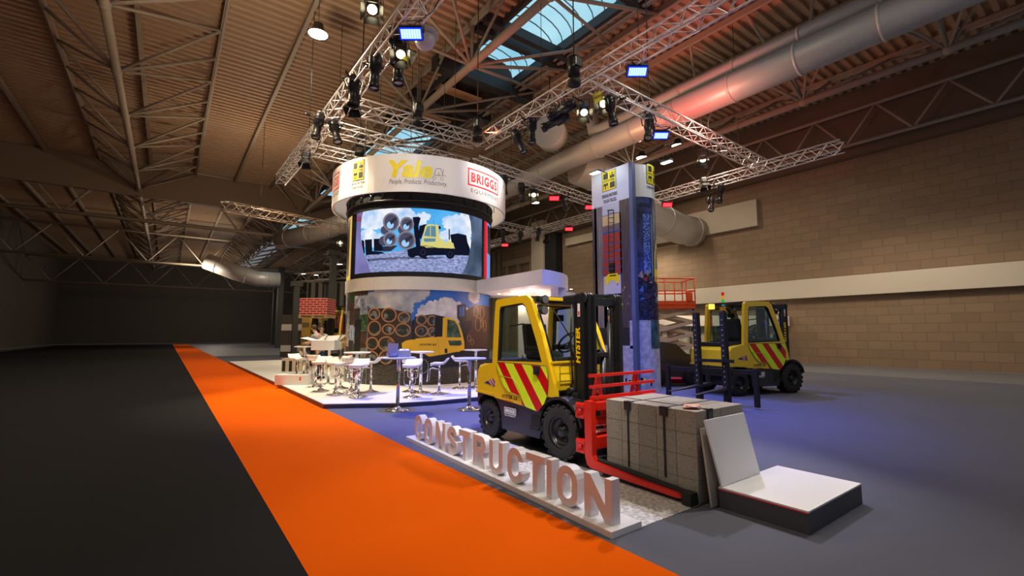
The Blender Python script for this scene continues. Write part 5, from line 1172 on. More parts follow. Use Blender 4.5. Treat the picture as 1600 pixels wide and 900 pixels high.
# ================================================================== HOSPITALITY FURNITURE
PLZ = 0.1
def bar_table(label, pxb, pxt, r=0.33, z0=PLZ, top=WHT, group='round bar tables'):
    p = P(pxb[0], pxb[1], z0); D = (p-CP).dot(HF)
    H = CP.z+(ray(*pxt)*(D/ray(*pxt).dot(HF))).z-z0
    t = thing('bar_table', label, 'table', (p.x, p.y, z0), group=group)
    m = MB(); m.lathe((0, 0, H-0.03), [(0, 0), (r-0.01, 0), (r, 0.008), (r, 0.022), (r-0.01, 0.03), (0, 0.03)], 36); m.build('table_top', top, t)
    m = MB(); m.cyl((0, 0, 0.03), (0, 0, H-0.03), 0.038, n=18); m.cyl((0, 0, H-0.05), (0, 0, H-0.028), 0.1, n=18); m.build('pole', CHR, t)
    m = MB(); m.lathe((0, 0, 0), [(0.25, 0), (0.255, 0.01), (0.2, 0.022), (0.10, 0.045), (0.045, 0.075), (0.04, 0.1)], 28); m.build('foot_plate', CHR, t)
    return t, H
T1, H1 = bar_table('bar table with blue lit top carrying leaflet holders, on the carpet before the platform', (621, 641), (628, 558), 0.36, 0.0)
bar_table('bar table with empty blue lit top beside the forklift counterweight', (733, 640), (731, 559), 0.36, 0.0)
bar_table('white bar table in front of the yellow forklift bonnet in the mural', (657, 614), (655, 549))
bar_table('white bar table right of the mural forklift cab, partly hidden by the blue topped one', (743, 606), (742, 546))
bar_table('white bar table left of centre in front of the collage strip', (556, 615), (558, 550))
bar_table('white bar table at the far left where the people stand', (474, 592), (472, 541))
bar_table('small far white bar table between the white box stand and the tower', (531, 588), (531, 534), 0.3)
def stool():
    t = thing('bar_stool', '', 'stool', group='white bar stools')
    m = MB(); m.lathe((0, 0, 0), [(0.215, 0), (0.22, 0.008), (0.17, 0.022), (0.08, 0.05), (0.035, 0.09), (0.03, 0.13)], 26); m.build('foot_plate', CHR, t)
    m = MB(); m.cyl((0, 0, 0.1), (0, 0, 0.48), 0.028, n=14); m.cyl((0, 0, 0.45), (0, 0, 0.76), 0.02, n=12); m.build('column', CHR, t)
    m = MB(); m.tube([(0.03, -0.02, 0.62), (0.2, -0.14, 0.66), (0.26, -0.14, 0.60), (0.28, -0.13, 0.36), (0.30, -0.08, 0.32), (0.30, 0.08, 0.32), (0.28, 0.13, 0.36), (0.26, 0.14, 0.60), (0.2, 0.14, 0.66), (0.03, 0.02, 0.62)], 0.010, 6); m.tube([(0.0, 0, 0.70), (0.2, 0.14, 0.745)], 0.01, 5); m.build('footrest', CHR, t)
    # saddle seat curling up into a low back
    prof = [(0.20, 0.745), (0.19, 0.775), (0.12, 0.785), (0.0, 0.775), (-0.10, 0.785), (-0.16, 0.83), (-0.22, 0.90)]
    m = MB(); vs = []; n = 7
    for (x, z) in prof:
        for j in range(n):
            y = -0.20+0.40*j/(n-1); vs.append((x, y*(0.92 if x in (0.20, -0.22) else 1), z+0.012*abs(y/0.2)**2))
    k = len(vs); vs += [(v[0], v[1], v[2]-0.045) for v in vs]
    fs = []
    R2 = len(prof)
    for i in range(R2-1):
        for j in range(n-1): a = i*n+j; fs += [(a, a+1, a+n+1, a+n), (k+a+n, k+a+n+1, k+a+1, k+a)]
    for i in range(R2-1):
        for j in (0, n-1): a = i*n+j; fs.append((a, a+n, k+a+n, k+a) if j == 0 else (a+n, a, k+a, k+a+n))
    for i in (0, R2-1):
        for j in range(n-1): a = i*n+j; fs.append((a+1, a, k+a, k+a+1) if i == 0 else (a, a+1, k+a+1, k+a))
    m.add(vs, fs, True); m.build('seat', mat('seat_white', (0.78, 0.77, 0.72), 0.35), t)
    m = MB(); m.box((0, 0, 0.735), (0.2, 0.2, 0.02)); m.build('seat_plate', CHR, t)
    return t
st = [((686, 616), 233, 'white bar stool standing alone in front of the mural tyre, seat back to the right'),
      ((718, 607), 53, 'white bar stool right of the lone stool, partly behind the empty blue topped table'),
      ((643.5, 621), -36, 'white bar stool nearest the white table in front of the mural bonnet'),
      ((641, 612), 143, 'white bar stool directly behind another one left of the mural bonnet table'),
      ((579, 613), 233, 'white bar stool seen side on, just left of the brochure table'),
      ((560, 621), -36, 'frontmost white bar stool left of the brochure table, near the platform edge'),
      ((549, 612), 143, 'white bar stool behind the frontmost one beside the collage table'),
      ((524, 616), 20, 'white bar stool near the platform edge, second group from the left'),
      ((532, 607), 210, 'white bar stool behind the second group at left, closest to the tower base'),
      ((501, 611), -36, 'white bar stool in front of the standing white box stand'),
      ((493, 604), 143, 'white bar stool beside the white box stand, half hidden by another stool'),
      ((463, 600), 20, 'white bar stool at the far left photo edge'),
      ((480, 590), 110, 'white bar stool under the table with the people')]
ST = stool()
for i, (px, a, lb) in enumerate(st):
    p = P(px[0], px[1], PLZ)
    if i == 0: ST.location = p; ST.rotation_euler = (0, 0, math.radians(a+AZ*0)); ST['label'] = lb
    else: dup(ST, p, rz=math.radians(a), label=lb)
# brochure holders on the near table
tp = T1.location+ZZ*(H1+0.001)
t = thing('brochure_holder', 'clear upright leaflet holder on the blue lit table', 'holder', tp-RT*0.12-HF*0.02, rz=math.atan2(RT.y, RT.x))
m = MB(); m.bb((-0.11, -0.002, 0), (0.11, 0.002, 0.29)); m.bb((-0.11, -0.04, 0), (-0.107, 0.002, 0.12)); m.bb((0.107, -0.04, 0), (0.11, 0.002, 0.12)); m.bb((-0.11, -0.04, 0), (0.11, -0.037, 0.09)); m.build('acrylic_stand', mat('frosted_acrylic', (0.55, 0.60, 0.80), 0.25), t)
t = thing('snack_bowl', 'clear faceted bowl on the blue lit table in front of the leaflet holder', 'bowl', tp-RT*0.11-HF*0.13)
m = MB(); m.lathe((0, 0, 0), [(0.0, 0.005), (0.07, 0.0), (0.11, 0.05), (0.125, 0.09), (0.118, 0.09), (0.10, 0.05), (0.06, 0.015), (0, 0.012)], 10, smooth=False); m.build('bowl', mat('blue_glass', (0.25, 0.32, 0.6), 0.12, coat=0.5), t)
m = MB()
for k in range(14): a = R_.uniform(0, 6.28); r = R_.uniform(0, .07); m.sphere((r*math.cos(a), r*math.sin(a), 0.055+R_.uniform(0, .02)), 0.018, 6, 4)
tag(m.build('snacks', mat('snack_dark', (0.06, 0.06, 0.12), 0.5), t), kind='stuff')
t = thing('card_dispenser', 'slanted leaflet dispenser box on the right of the blue lit table', 'box', tp+RT*0.12-HF*0.03, rz=math.atan2(RT.y, RT.x))
m = MB(); m.prism([(-0.08, 0), (0.08, 0), (0.08, 0.10), (-0.02, 0.15), (-0.08, 0.14)], -0.13, 0.13, 'YZ'); m.build('dispenser_body', mat('dispenser_white', (0.55, 0.58, 0.7), 0.35), t)
for k in range(3): m = MB(); m.box((0.0+k*0.07-0.07, -0.03, 0.15), (0.06, 0.09, 0.01), M=Matrix.Rotation(0.4, 3, 'X')); m.build('leaflet', mat('leaflet_blue_%d' % k, ((0.7, 0.72, 0.8), (0.25, 0.3, 0.6), (0.5, 0.5, 0.6))[k], 0.4), t)
# white display box with open lid on a stand
p = P(510, 600, PLZ); t = thing('display_box', 'open white display box with black and yellow straps on a chrome stand', 'box', (p.x, p.y, PLZ), rz=math.atan2(RT.y, RT.x))
sx = 1.0
m = MB(); m.bb((-0.42, -0.22, 1.02), (0.28, 0.25, 1.32), 0.01); m.build('box_body', WHTM, t)
m = MB(); m.prism([(-0.40, 1.32), (-0.24, 1.44), (0.46, 1.47), (0.30, 1.33)], 0.20, 0.24); m.add([(-0.42, -0.22, 1.32), (-0.76, -0.22, 1.38), (-0.72, 0.2, 1.41), (-0.42, 0.22, 1.32)], [(0, 1, 2, 3)], False); m.build('lid', WHTM, t)
m = MB()
for x in (-0.12, 0.3): m.bar((x-0.06, 0.17, 1.32), (x+0.02, 0.19, 1.46), 0.03, 0.02)
m.use(mat('strap_yellow', (0.8, 0.5, 0.02), 0.5)); 
for x in (-0.12, 0.3): m.bar((x-0.03, 0.165, 1.37), (x-0.015, 0.17, 1.40), 0.032, 0.02)
m.mats = [BLKM, MATS['strap_yellow']]; m.m = [0]*(len(m.f)-12)+[1]*12; m.build('lid_strap', None, t)
m = MB(); m.cyl((0.05, 0, 0.03), (0.05, 0, 1.02), 0.04, n=14); m.lathe((0.05, 0, 0), [(0.24, 0), (0.24, 0.01), (0.08, 0.03), (0.04, 0.06)], 22); m.build('stand', CHR, t)
p = P(472, 601, PLZ); t = thing('storage_box', 'low white storage box with a small red mark on the platform at far left', 'box', (p.x, p.y, PLZ), rz=math.atan2(RT.y, RT.x))
m = MB(); m.bb((-0.75, -0.15, 0), (0.24, 0.3, 0.30), 0.01); m.build('box_body', WHTM, t)
m = MB(); m.bb((-0.02, -0.158, 0.13), (0.03, -0.15, 0.24)); m.build('red_mark', mat('mark_red', (0.75, 0.08, 0.03), 0.5), t)

# ---- two visitors at the far left table
def skin_mesh(name, mm, V, E, rad, parent=None, sub=2, root=0):
    me = bpy.data.meshes.new(name); me.from_pydata([tuple(v) for v in V], E, []); me.materials.append(mm)
    o = bpy.data.objects.new(name, me); COL.objects.link(o)
    if parent: o.parent = parent
    o.modifiers.new('s', 'SKIN'); sl = me.skin_vertices[0]
    for i, r in enumerate(rad):
        sl.data[i].radius = (r, r) if not isinstance(r, tuple) else r; sl.data[i].use_root = (i == root)
    s = o.modifiers.new('d', 'SUBSURF'); s.levels = sub; s.render_levels = sub
    for p in me.polygons: p.use_smooth = True
    return o
def person(label, loc, rz, shirt, trousers, hair, bend=0.12, sleeves='long', tie=False):
    """local: faces +X, left is +Y; body one continuous skinned figure"""
    t = thing('person', label, 'person', loc, rz)
    lean = bend
    V = [(0, 0, 0.95), (0.02, 0, 1.12), (0.04+lean*.4, 0, 1.30), (0.05+lean*.7, 0, 1.44), (0.07+lean, 0, 1.53), (0.10+lean*1.2, 0, 1.60), (0.12+lean*1.35, 0, 1.69), (0.11+lean*1.35, 0, 1.77)]
    E = [(0, 1), (1, 2), (2, 3), (3, 4), (4, 5), (5, 6), (6, 7)]; Rd = [(.15, .11), (.14, .10), (.165, .115), (.13, .09), .052, .06, (.082, .092), .062]
    arms = {}
    for s in (-1, 1):
        k = len(V); sh = (0.04+lean*.7, s*0.19, 1.42)
        V += [sh, (0.12+lean, s*0.25, 1.18), (0.34+lean, s*0.14, 1.20), (0.41+lean, s*0.11, 1.20)]
        E += [(3, k), (k, k+1), (k+1, k+2), (k+2, k+3)]; Rd += [.062, .045, .032, .036]; arms[s] = V[-4:]
        j = len(V)
        for q in range(5):
            oy = s*(0.03-0.017*q); ln = (0.045, 0.085, 0.095, 0.088, 0.07)[q]; bx = 0.44+lean
            V += [(bx, s*0.11+oy*1.2, 1.195), (bx+ln*0.8, s*0.11+oy*1.3, 1.19), (bx+ln*1.15, s*0.11+oy*1.3, 1.17)]
            E += [(k+3, len(V)-3), (len(V)-3, len(V)-2), (len(V)-2, len(V)-1)]; Rd += [.011, .009, .008]
    legs = {}
    for s in (-1, 1):
        k = len(V); V += [(0, s*0.09, 0.88), (0.02, s*0.10, 0.48), (-0.01, s*0.10, 0.09), (0.0, s*0.11, 0.04), (0.15, s*0.13, 0.035)]
        E += [(0, k), (k, k+1), (k+1, k+2), (k+2, k+3), (k+3, k+4)]; Rd += [.085, .058, .04, .042, .035]; legs[s] = V[-5:]
    skin_mesh('body', SKIN, V, E, Rd, t)
    # clothes follow the body
    SV = [V[i] for i in range(4)]+[V[4]]; SE = [(0, 1), (1, 2), (2, 3), (3, 4)]; SR = [(.165, .125), (.158, .118), (.18, .13), (.145, .105), .06]
    for s in (-1, 1):
        k = len(SV); a = arms[s]; pts = [a[0], a[1], a[2]] if sleeves == 'long' else [a[0], tuple(Vector(a[0]).lerp(Vector(a[1]), 0.7))]
        SV += pts; SE += [(3, k)]+[(k+i, k+i+1) for i in range(len(pts)-1)]; SR += [.075, .058, .042][:len(pts)]
    skin_mesh('shirt', shirt, SV, SE, SR, t, root=1)
    TV = [(0, 0, 0.98), (0, 0, 0.90)]; TE = [(0, 1)]; TR_ = [(.165, .125), (.16, .125)]
    for s in (-1, 1):
        k = len(TV); TV += legs[s][:3]; TE += [(1, k), (k, k+1), (k+1, k+2)]; TR_ += [.098, .072, .058]
    skin_mesh('trousers', trousers, TV, TE, TR_, t, root=1)
    hd = Vector(V[6]); m = MB(); m.sphere(hd+Vector((-0.018, 0, 0.035)), 0.105, 16, 12, (0.95, 0.86, 0.98)); 
    for i, v in enumerate(m.v):
        w = Vector(v)-hd
        if w.x > 0.05 and w.z < 0.075: m.v[i] = tuple(hd+Vector((0.045, w.y*0.8, w.z)))
        if w.z < -0.03: m.v[i] = tuple(hd+Vector((w.x*0.7-0.01, w.y*0.8, -0.035)))
    m.build('hair', hair, t)
    m = MB()
    for s in (-1, 1): m.sphere(hd+Vector((0.085, s*0.032, 0.015)), 0.011, 8, 6)
    m.build('eye', BLKM, t)
    m = MB(); m.add([hd+Vector(q) for q in ((0.09, -0.012, 0.0), (0.09, 0.012, 0.0), (0.118, 0, -0.022), (0.092, 0, 0.03), (0.092, 0, -0.03))], [(0, 2, 3), (1, 3, 2), (0, 4, 2), (1, 2, 4)], True)
    m.build('nose', SKIN, t)
    for s in (-1, 1): m = MB(); m.sphere(hd+Vector((0.0, s*0.086, 0.0)), 0.026, 8, 6, (0.7, 0.35, 1.1)); m.build('ear', SKIN, t)
    m = MB(); m.box(hd+Vector((0.088, 0, -0.048)), (0.012, 0.04, 0.008)); m.build('mouth', mat('lips', (0.45, 0.18, 0.15), 0.5), t)
    for s in (-1, 1):
        m = MB(); m.box((0.055, s*0.115, 0.04), (0.28, 0.095, 0.08), bev=0.03); m.build('shoe', BLKM, t)
    if tie: m = MB(); m.prism([(-0.02, 1.47), (0.02, 1.47), (0.035, 1.15), (0, 1.10), (-0.035, 1.15)], 0.205, 0.22, 'YZ'); m.build('tie', BLKM, t)
    return t
hairD = mat('hair_dark', (0.035, 0.02, 0.012), 0.7); hairB = mat('hair_brown', (0.09, 0.045, 0.02), 0.7)
p1 = P(478, 590, PLZ); p2 = P(499, 592, PLZ)
th1 = math.atan2(-HF.y+RT.y*0.5, -HF.x+RT.x*0.5)
person('person in a white shirt and dark tie leaning over the far left table', (p1.x+HF.x*1.1, p1.y+HF.y*1.1, PLZ), th1, mat('shirt_white', (0.78, 0.76, 0.70), 0.7), mat('trouser_dark', (0.03, 0.03, 0.04), 0.8), hairD, 0.20, 'long', True)
th2 = math.atan2(-RT.y+HF.y*0.4, -RT.x+HF.x*0.4)
person('person in a grey blue shirt and jeans bending over the table beside the white box', (p2.x, p2.y, PLZ), th2, mat('shirt_greyblue', (0.33, 0.38, 0.42), 0.7), mat('jeans_blue', (0.02, 0.045, 0.11), 0.8), hairB, 0.16, 'short')

# ---- red boxed pallet held up by the far left forklift
a = PD(469, 492, 21.0); b = PD(512, 492, 21.0)
t = thing('boxed_pallet', 'raised wooden pallet stacked with red and white striped boxes at far left', 'pallet', (a+b)/2, rz=math.atan2((b-a).y, (b-a).x))
wd = (b-a).length
def redbrick():
    m, tt, bb_ = nt('red_boxes'); tc = tt.nodes.new('ShaderNodeTexCoord'); mp = tt.nodes.new('ShaderNodeMapping'); mp.inputs['Rotation'].default_value = (PI/2, 0, 0)
    br = tt.nodes.new('ShaderNodeTexBrick'); br.inputs['Scale'].default_value = 1; br.inputs['Brick Width'].default_value = 0.30; br.inputs['Row Height'].default_value = 0.105; br.inputs['Mortar Size'].default_value = 0.014
    br.inputs['Color1'].default_value = (0.60, 0.015, 0.02, 1); br.inputs['Color2'].default_value = (0.50, 0.02, 0.02, 1); br.inputs['Mortar'].default_value = (0.7, 0.55, 0.45, 1)
    tt.links.new(tc.outputs['Object'], mp.inputs[0]); tt.links.new(mp.outputs[0], br.inputs[0]); tt.links.new(br.outputs[0], bb_.inputs['Base Color']); return m
m = MB(); m.bb((-wd/2, -0.1, 0.0), (wd/2, 0.9, 0.76), 0.01); m.build('box_stack', redbrick(), t)
m = MB()
for x in (-wd/2-0.02, -0.06, wd/2-0.1): m.bb((x, -0.12, -0.13), (x+0.12, 0.92, -0.02))
m.bb((-wd/2-0.03, -0.13, -0.025), (wd/2+0.03, 0.93, 0.0)); m.bb((-wd/2-0.03, -0.13, -0.15), (wd/2+0.03, -0.03, -0.125)); m.build('wooden_pallet', mat('pallet_wood', (0.50, 0.36, 0.17), 0.8), t)
# dark and coloured machines and booths in the left background, each a plain stand unit
def bg(name, label, cat, px0, py0, px1, py1, d, depth, mm, extra=None, gz=None):
    a = PD(px0, py0, d); b = PD(px1, py1, d); z1 = a.z; z0 = b.z if gz is None else gz
    w = abs((b-a).dot(RT)); c = (a+b)/2; t = thing(name, label, cat, (c.x, c.y, z0), rz=math.atan2(RT.y, RT.x))
    m = MB(); m.bb((-w/2, 0, 0), (w/2, depth, z1-z0), 0.02); m.build('body', mm, t)
    if extra: extra(t, w, z1-z0, depth)
    return t
def slats(col_, n=4, horizontal=True):
    def f_(t, w, h, d):
        for k in range(n):
            m = MB()
            if horizontal: m.bb((-w/2+0.05, -0.03, h*(k+0.25)/n), (w/2-0.05, 0.0, h*(k+0.55)/n))
            else: m.bb((-w/2+w*(k+0.2)/n, -0.03, 0.1), (-w/2+w*(k+0.6)/n, 0.0, h-0.1))
            m.build('panel', col_, t)
    return f_
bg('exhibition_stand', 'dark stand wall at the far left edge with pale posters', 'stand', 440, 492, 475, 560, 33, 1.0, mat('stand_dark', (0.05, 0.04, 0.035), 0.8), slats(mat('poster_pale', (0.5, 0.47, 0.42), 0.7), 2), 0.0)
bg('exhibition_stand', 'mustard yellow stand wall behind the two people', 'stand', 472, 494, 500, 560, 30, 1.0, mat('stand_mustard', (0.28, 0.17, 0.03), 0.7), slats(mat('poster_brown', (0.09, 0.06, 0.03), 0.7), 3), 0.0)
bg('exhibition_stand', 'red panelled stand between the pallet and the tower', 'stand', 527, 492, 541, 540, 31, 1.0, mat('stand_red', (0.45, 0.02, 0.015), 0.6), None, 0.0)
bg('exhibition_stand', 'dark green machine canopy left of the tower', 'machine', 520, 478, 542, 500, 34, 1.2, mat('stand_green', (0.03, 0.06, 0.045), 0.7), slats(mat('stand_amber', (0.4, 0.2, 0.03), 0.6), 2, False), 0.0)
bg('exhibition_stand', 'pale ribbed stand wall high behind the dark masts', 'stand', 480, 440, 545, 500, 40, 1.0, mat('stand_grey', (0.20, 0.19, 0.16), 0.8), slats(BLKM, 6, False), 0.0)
bg('exhibition_stand', 'yellow lit counter on the floor behind the bar tables', 'counter', 500, 558, 545, 590, 19.5, 0.8, mat('counter_yellow', (0.62, 0.50, 0.25), 0.5), slats(mat('counter_white', (0.75, 0.7, 0.55), 0.5), 3, False), 0.0)
bg('exhibition_stand', 'white lit counter row far left behind the people', 'counter', 440, 560, 470, 590, 19, 0.8, mat('counter_cream', (0.62, 0.52, 0.35), 0.5), slats(BLKM, 3, False), 0.0)
def mast(label, px, pt, pb, d, w=0.35):
    a = PD(px, pt, d); t = thing('support_mast', label, 'mast', (a.x, a.y, 0)); m = MB(); m.bb((-w/2, -w/2, 0), (w/2, w/2, a.z)); m.build('mast_tube', BLKM, t)
    m = MB(); m.bb((-w, -w, a.z-0.3), (w, w, a.z)); m.build('mast_head', BLKM, t); return t
mast('tall black support mast left of the tower, with a block head', 521.5, 392, 0, 28.5); mast('black support mast further left in the dark hall', 513, 436, 0, 33, 0.4)
mast('black slim mast at the far left photo edge', 464, 440, 0, 28, 0.3)
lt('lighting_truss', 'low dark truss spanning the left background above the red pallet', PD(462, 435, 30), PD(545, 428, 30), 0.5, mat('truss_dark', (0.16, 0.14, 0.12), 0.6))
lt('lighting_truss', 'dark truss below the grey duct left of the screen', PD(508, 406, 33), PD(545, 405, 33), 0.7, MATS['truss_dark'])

# ---- orange scissor lift at right
t = thing('scissor_lift', 'orange platform scissor lift with beige scissor arms behind the banner column', 'lift', PD(1052, 590, 17)*1.0, rz=math.atan2(RT.y, RT.x))
t.location.z = 0
b0 = PD(1080, 483, 17); zf = b0.z; zt = PD(1080, 438, 17).z
xl, xr_ = -1.35, 0.66
m = MB(); m.bb((xl, -0.6, zf), (xr_, 0.6, zf+0.16), 0.01); m.bb((xl, -0.62, zf+0.12), (xr_, -0.58, zf+0.26)); m.build('platform', ORG, t)
m = MB()
for y in (-0.6, 0.6):
    for z in (zt, zf+0.62): m.tube([(xl, y, z), (xr_, y, z)], 0.025, 8)
    for x in (xl, -0.4, xr_-0.3, xr_): m.tube([(x, y, zf+0.1), (x, y, zt)], 0.022, 8)
for z in (zt, zf+0.62): m.tube([(xr_, -0.6, z), (xr_, 0.6, z)], 0.025, 8); m.tube([(xl, -0.6, z), (xl, 0.6, z)], 0.025, 8)
m.box((xr_-0.2, -0.6, zf+0.4), (0.2, 0.12, 0.3), bev=0.02); m.build('guard_rail', ORG, t)
n = 4; z0 = 0.75; dz = (zf-z0-0.05)/n
for s in (-0.45, 0.45):
    for k in range(n):
        for fl_ in (0, 1):
            a, b = (-1.1, z0+k*dz), (0.62, z0+(k+1)*dz)
            if fl_: a, b = (0.62, a[1]), (-1.1, b[1])
            m = MB(); m.bar((a[0], s+fl_*0.06, a[1]), (b[0], s+fl_*0.06, b[1]), 0.05, 0.12); m.build('scissor_arm', BEI, t)
m = MB()
for k in range(n+1): m.cyl((0.62, -0.5, z0+k*dz), (0.62, 0.56, z0+k*dz), 0.035, n=10); m.cyl((-1.1, -0.5, z0+k*dz), (-1.1, 0.56, z0+k*dz), 0.035, n=10)
m.build('pivot_pin', BLKM, t)
m = MB(); m.bb((-1.25, -0.6, 0.25), (0.75, 0.6, 0.72), 0.04); m.build('base', mat('lift_base', (0.1, 0.1, 0.1), 0.5), t)
for x in (-1.0, 0.5):
    for y in (-0.5, 0.5): m = MB(); m.cyl((x, y-0.1, 0.24), (x, y+0.1, 0.24), 0.24, n=20); m.build('wheel', RUB, t)
# dark curved machine body in front of the lift
q0 = PD(1030, 605, 14.5); t = thing('dark_machine', 'smooth black and brown machine body low between the column and yellow forklift', 'machine', (q0.x, q0.y, 0), rz=math.atan2(RT.y, RT.x))
prof = [(-0.6, 0.25), (-0.6, 1.35), (0.15, 1.36), (0.55, 1.28), (0.85, 1.0), (1.2, 0.92), (1.45, 0.95), (1.6, 0.8), (1.6, 0.3)]+arcpts(1.05, 0.3, 0.33, 0, 180, 10)+arcpts(-0.1, 0.3, 0.33, 0, 180, 10)
b = MB(); b.prism(prof, -0.1, 0.9); b.build('body', mat('machine_dark', (0.06, 0.045, 0.04), 0.25, coat=0.5), t)
for x in (1.05, -0.1): m = MB(); m.lathe((x, 0.0, 0.3), [(0, -0.1), (0.17, -0.1), (0.3, -0.09), (0.3, 0.12), (0, 0.12)], 26, 'Y'); m.build('wheel', RUB, t)
t = thing('red_floor_strip', 'red lit floor strip behind the dark machine', 'strip', (q0.x+HF.x*0.9, q0.y+HF.y*0.9, 0), rz=math.atan2(RT.y, RT.x))
m = MB(); m.bb((-0.3, 0, 0), (2.1, 0.5, 0.14), 0.01); m.build('strip_body', mat('strip_red', (0.8, 0.02, 0.06), 0.5), t)
# white booth with framed pictures and fascia in the right background
t = thing('picture_booth', 'white booth with rows of framed pictures and a fascia reading SM behind the scissor lift', 'booth', (-14.6, 23.8, 0), rz=math.atan2(RT.y, RT.x))
zf0, zf1 = 2.05, 2.62
m = MB(); m.bb((-5, 0.6, 0), (5, 0.7, 2.6)); m.build('back_wall', mat('booth_wall', (0.5, 0.46, 0.40), 0.7), t)
m = MB(); m.bb((-5, -0.05, zf0), (5, 0.6, zf1), 0.01); fa = m.build('fascia', mat('booth_fascia', (0.66, 0.6, 0.55), 0.6), t)
A = Art(None, lambda u, v, o: Vector((u, -0.05-o, v)), 20, 0.002)
for x in (-0.75, 2.25): A.uvtext('SM', x-0.55, 2.2, x-0.1, 2.45, pK, bold=0.02)
A.uvrect(0.62, zf0, 0.72, zf1, pm('fascia_red', (0.5, 0.02, 0.02)))
m = MB(); A.to(m); m.build('lettering', None, fa)
k = 0
for x in (-2.2, -1.3, 0.0, 2.7, 3.6):
    for z in (0.35, 0.95, 1.5):
        m = MB(); m.bb((x-0.3, 0.55, z), (x+0.3, 0.6, z+0.45)); fr_ = m.build('framed_picture', mat('frame_dark', (0.08, 0.05, 0.04), 0.5), t)
        m = MB(); m.bb((x-0.22, 0.53, z+0.07), (x+0.22, 0.55, z+0.38)); m.build('picture', two_tone('picture_%d' % (k % 3), (0.25, 0.05, 0.04), ((0.6, 0.5, 0.4), (0.3, 0.35, 0.4), (0.5, 0.3, 0.2))[k % 3], 5, 0.4, 0.6), fr_); k += 1
m = MB()
for x in (-0.5, 0.9, 1.5, 2.2): m.bb((x-0.04, 0.0, 0), (x+0.04, 0.1, 2.1))
m.bb((0.95, 0.3, 0), (1.45, 0.55, 2.0)); m.build('door_frame', mat('booth_dark', (0.05, 0.05, 0.045), 0.4), t)
point('booth_light', (-13.8, 22.2, 3.2), 120, (1, .8, .55), .3); spot('far_left_fill', PD(500, 250, 15), PD(488, 545, 16.5), 900, (1, .88, .66), 60); point('far_stand_fill', PD(505, 440, 25), 350, (1, .8, .5), .3)  # the two far left lamps are added fill for people and stands

# ================================================================== RIG FITTINGS
def sub_aim(t, tgt): d = (Vector(tgt)-t.location); t.rotation_euler = d.to_track_quat('-Z', 'Y').to_euler()
def profile():
    """theatre spotlight: local -Z is the beam"""
    t = thing('stage_spotlight', '', 'spotlight')
    m = MB(); m.lathe((0, 0, 0), [(0, 0.34), (0.09, 0.33), (0.12, 0.26), (0.12, 0.02), (0.085, 0.0), (0.085, -0.22), (0.105, -0.24), (0.105, -0.34), (0.09, -0.34), (0.085, -0.30), (0, -0.30)], 18); m.build('lamp_body', BLK, t)
    m = MB(); m.tube([(-0.14, 0, 0.1), (-0.17, 0, 0.15), (-0.15, 0.22, 0.18), (0.15, 0.22, 0.18), (0.17, 0, 0.15), (0.14, 0, 0.1)], 0.015, 6); m.tube([(0, 0.22, 0.18), (0, 0.36, 0.2)], 0.025, 6); m.build('yoke', BLK, t)
    m = MB(); m.lathe((0, 0, -0.302), [(0, 0), (0.075, 0)], 16); m.build('lens', mat('lens_dull', (0.45, 0.45, 0.42), 0.2), t); return t
def fresnel(lit=True):
    t = thing('barn_door_lamp', '', 'spotlight')
    m = MB(); m.box((0, 0, 0.05), (0.26, 0.26, 0.30), bev=0.05); m.cyl((0, 0, -0.1), (0, 0, -0.16), 0.13, n=18); m.build('lamp_body', BLK, t)
    m = MB()
    for a in range(4):
        M = Matrix.Rotation(a*PI/2, 3, 'Z'); q = [M@Vector(v) for v in ((-0.12, 0.13, -0.16), (0.12, 0.13, -0.16), (0.17, 0.22, -0.36), (-0.17, 0.22, -0.36))]
        n = M@Vector((0, 0.008, 0.004)); m.add(q+[v+n for v in q], [(0, 1, 2, 3), (7, 6, 5, 4), (0, 4, 5, 1), (1, 5, 6, 2), (2, 6, 7, 3), (3, 7, 4, 0)], False)
    m.build('barn_door', BLK, t)
    m = MB(); m.lathe((0, 0, -0.162), [(0, 0), (0.1, 0)], 18); m.build('lens', LMPW if lit else mat('lens_dull', (0.45, 0.45, 0.42), 0.2), t)
    m = MB(); m.tube([(-0.15, 0, 0.05), (-0.17, 0, 0.1), (-0.15, 0.25, 0.12), (0.15, 0.25, 0.12), (0.17, 0, 0.1), (0.15, 0, 0.05)], 0.015, 6); m.build('yoke', BLK, t); return t
def ledwash(m_, nm):
    t = thing(nm, '', 'LED light')
    m = MB(); m.box((0, 0, 0.09), (0.50, 0.30, 0.14), bev=0.02); 
    for k in range(6): m.bb((-0.2+k*0.075, -0.12, 0.16), (-0.18+k*0.075, 0.12, 0.20))
    m.build('housing', BLK, t)
    m = MB(); m.bb((-0.22, -0.10, 0.0), (0.22, 0.10, 0.018)); lp = m.build('led_panel', m_, t)
    m = MB()
    for k in range(1, 8): m.bb((-0.22+k*0.055-0.0025, -0.10, -0.004), (-0.22+k*0.055+0.0025, 0.10, 0.001))
    m.bb((-0.24, -0.12, -0.004), (0.24, -0.095, 0.03)); m.bb((-0.24, 0.095, -0.004), (0.24, 0.12, 0.03)); m.bb((-0.24, -0.12, -0.004), (-0.215, 0.12, 0.03)); m.bb((0.215, -0.12, -0.004), (0.24, 0.12, 0.03)); m.build('led_grid', LBE if m_ is LBL else LRE, lp)
    m = MB(); m.tube([(-0.27, 0, 0.08), (-0.27, 0.2, 0.25), (0.27, 0.2, 0.25), (0.27, 0, 0.08)], 0.014, 6); m.build('yoke', BLK, t); return t
GEL = mat('yellow_gel', (0.75, 0.68, 0.06), 0.4)
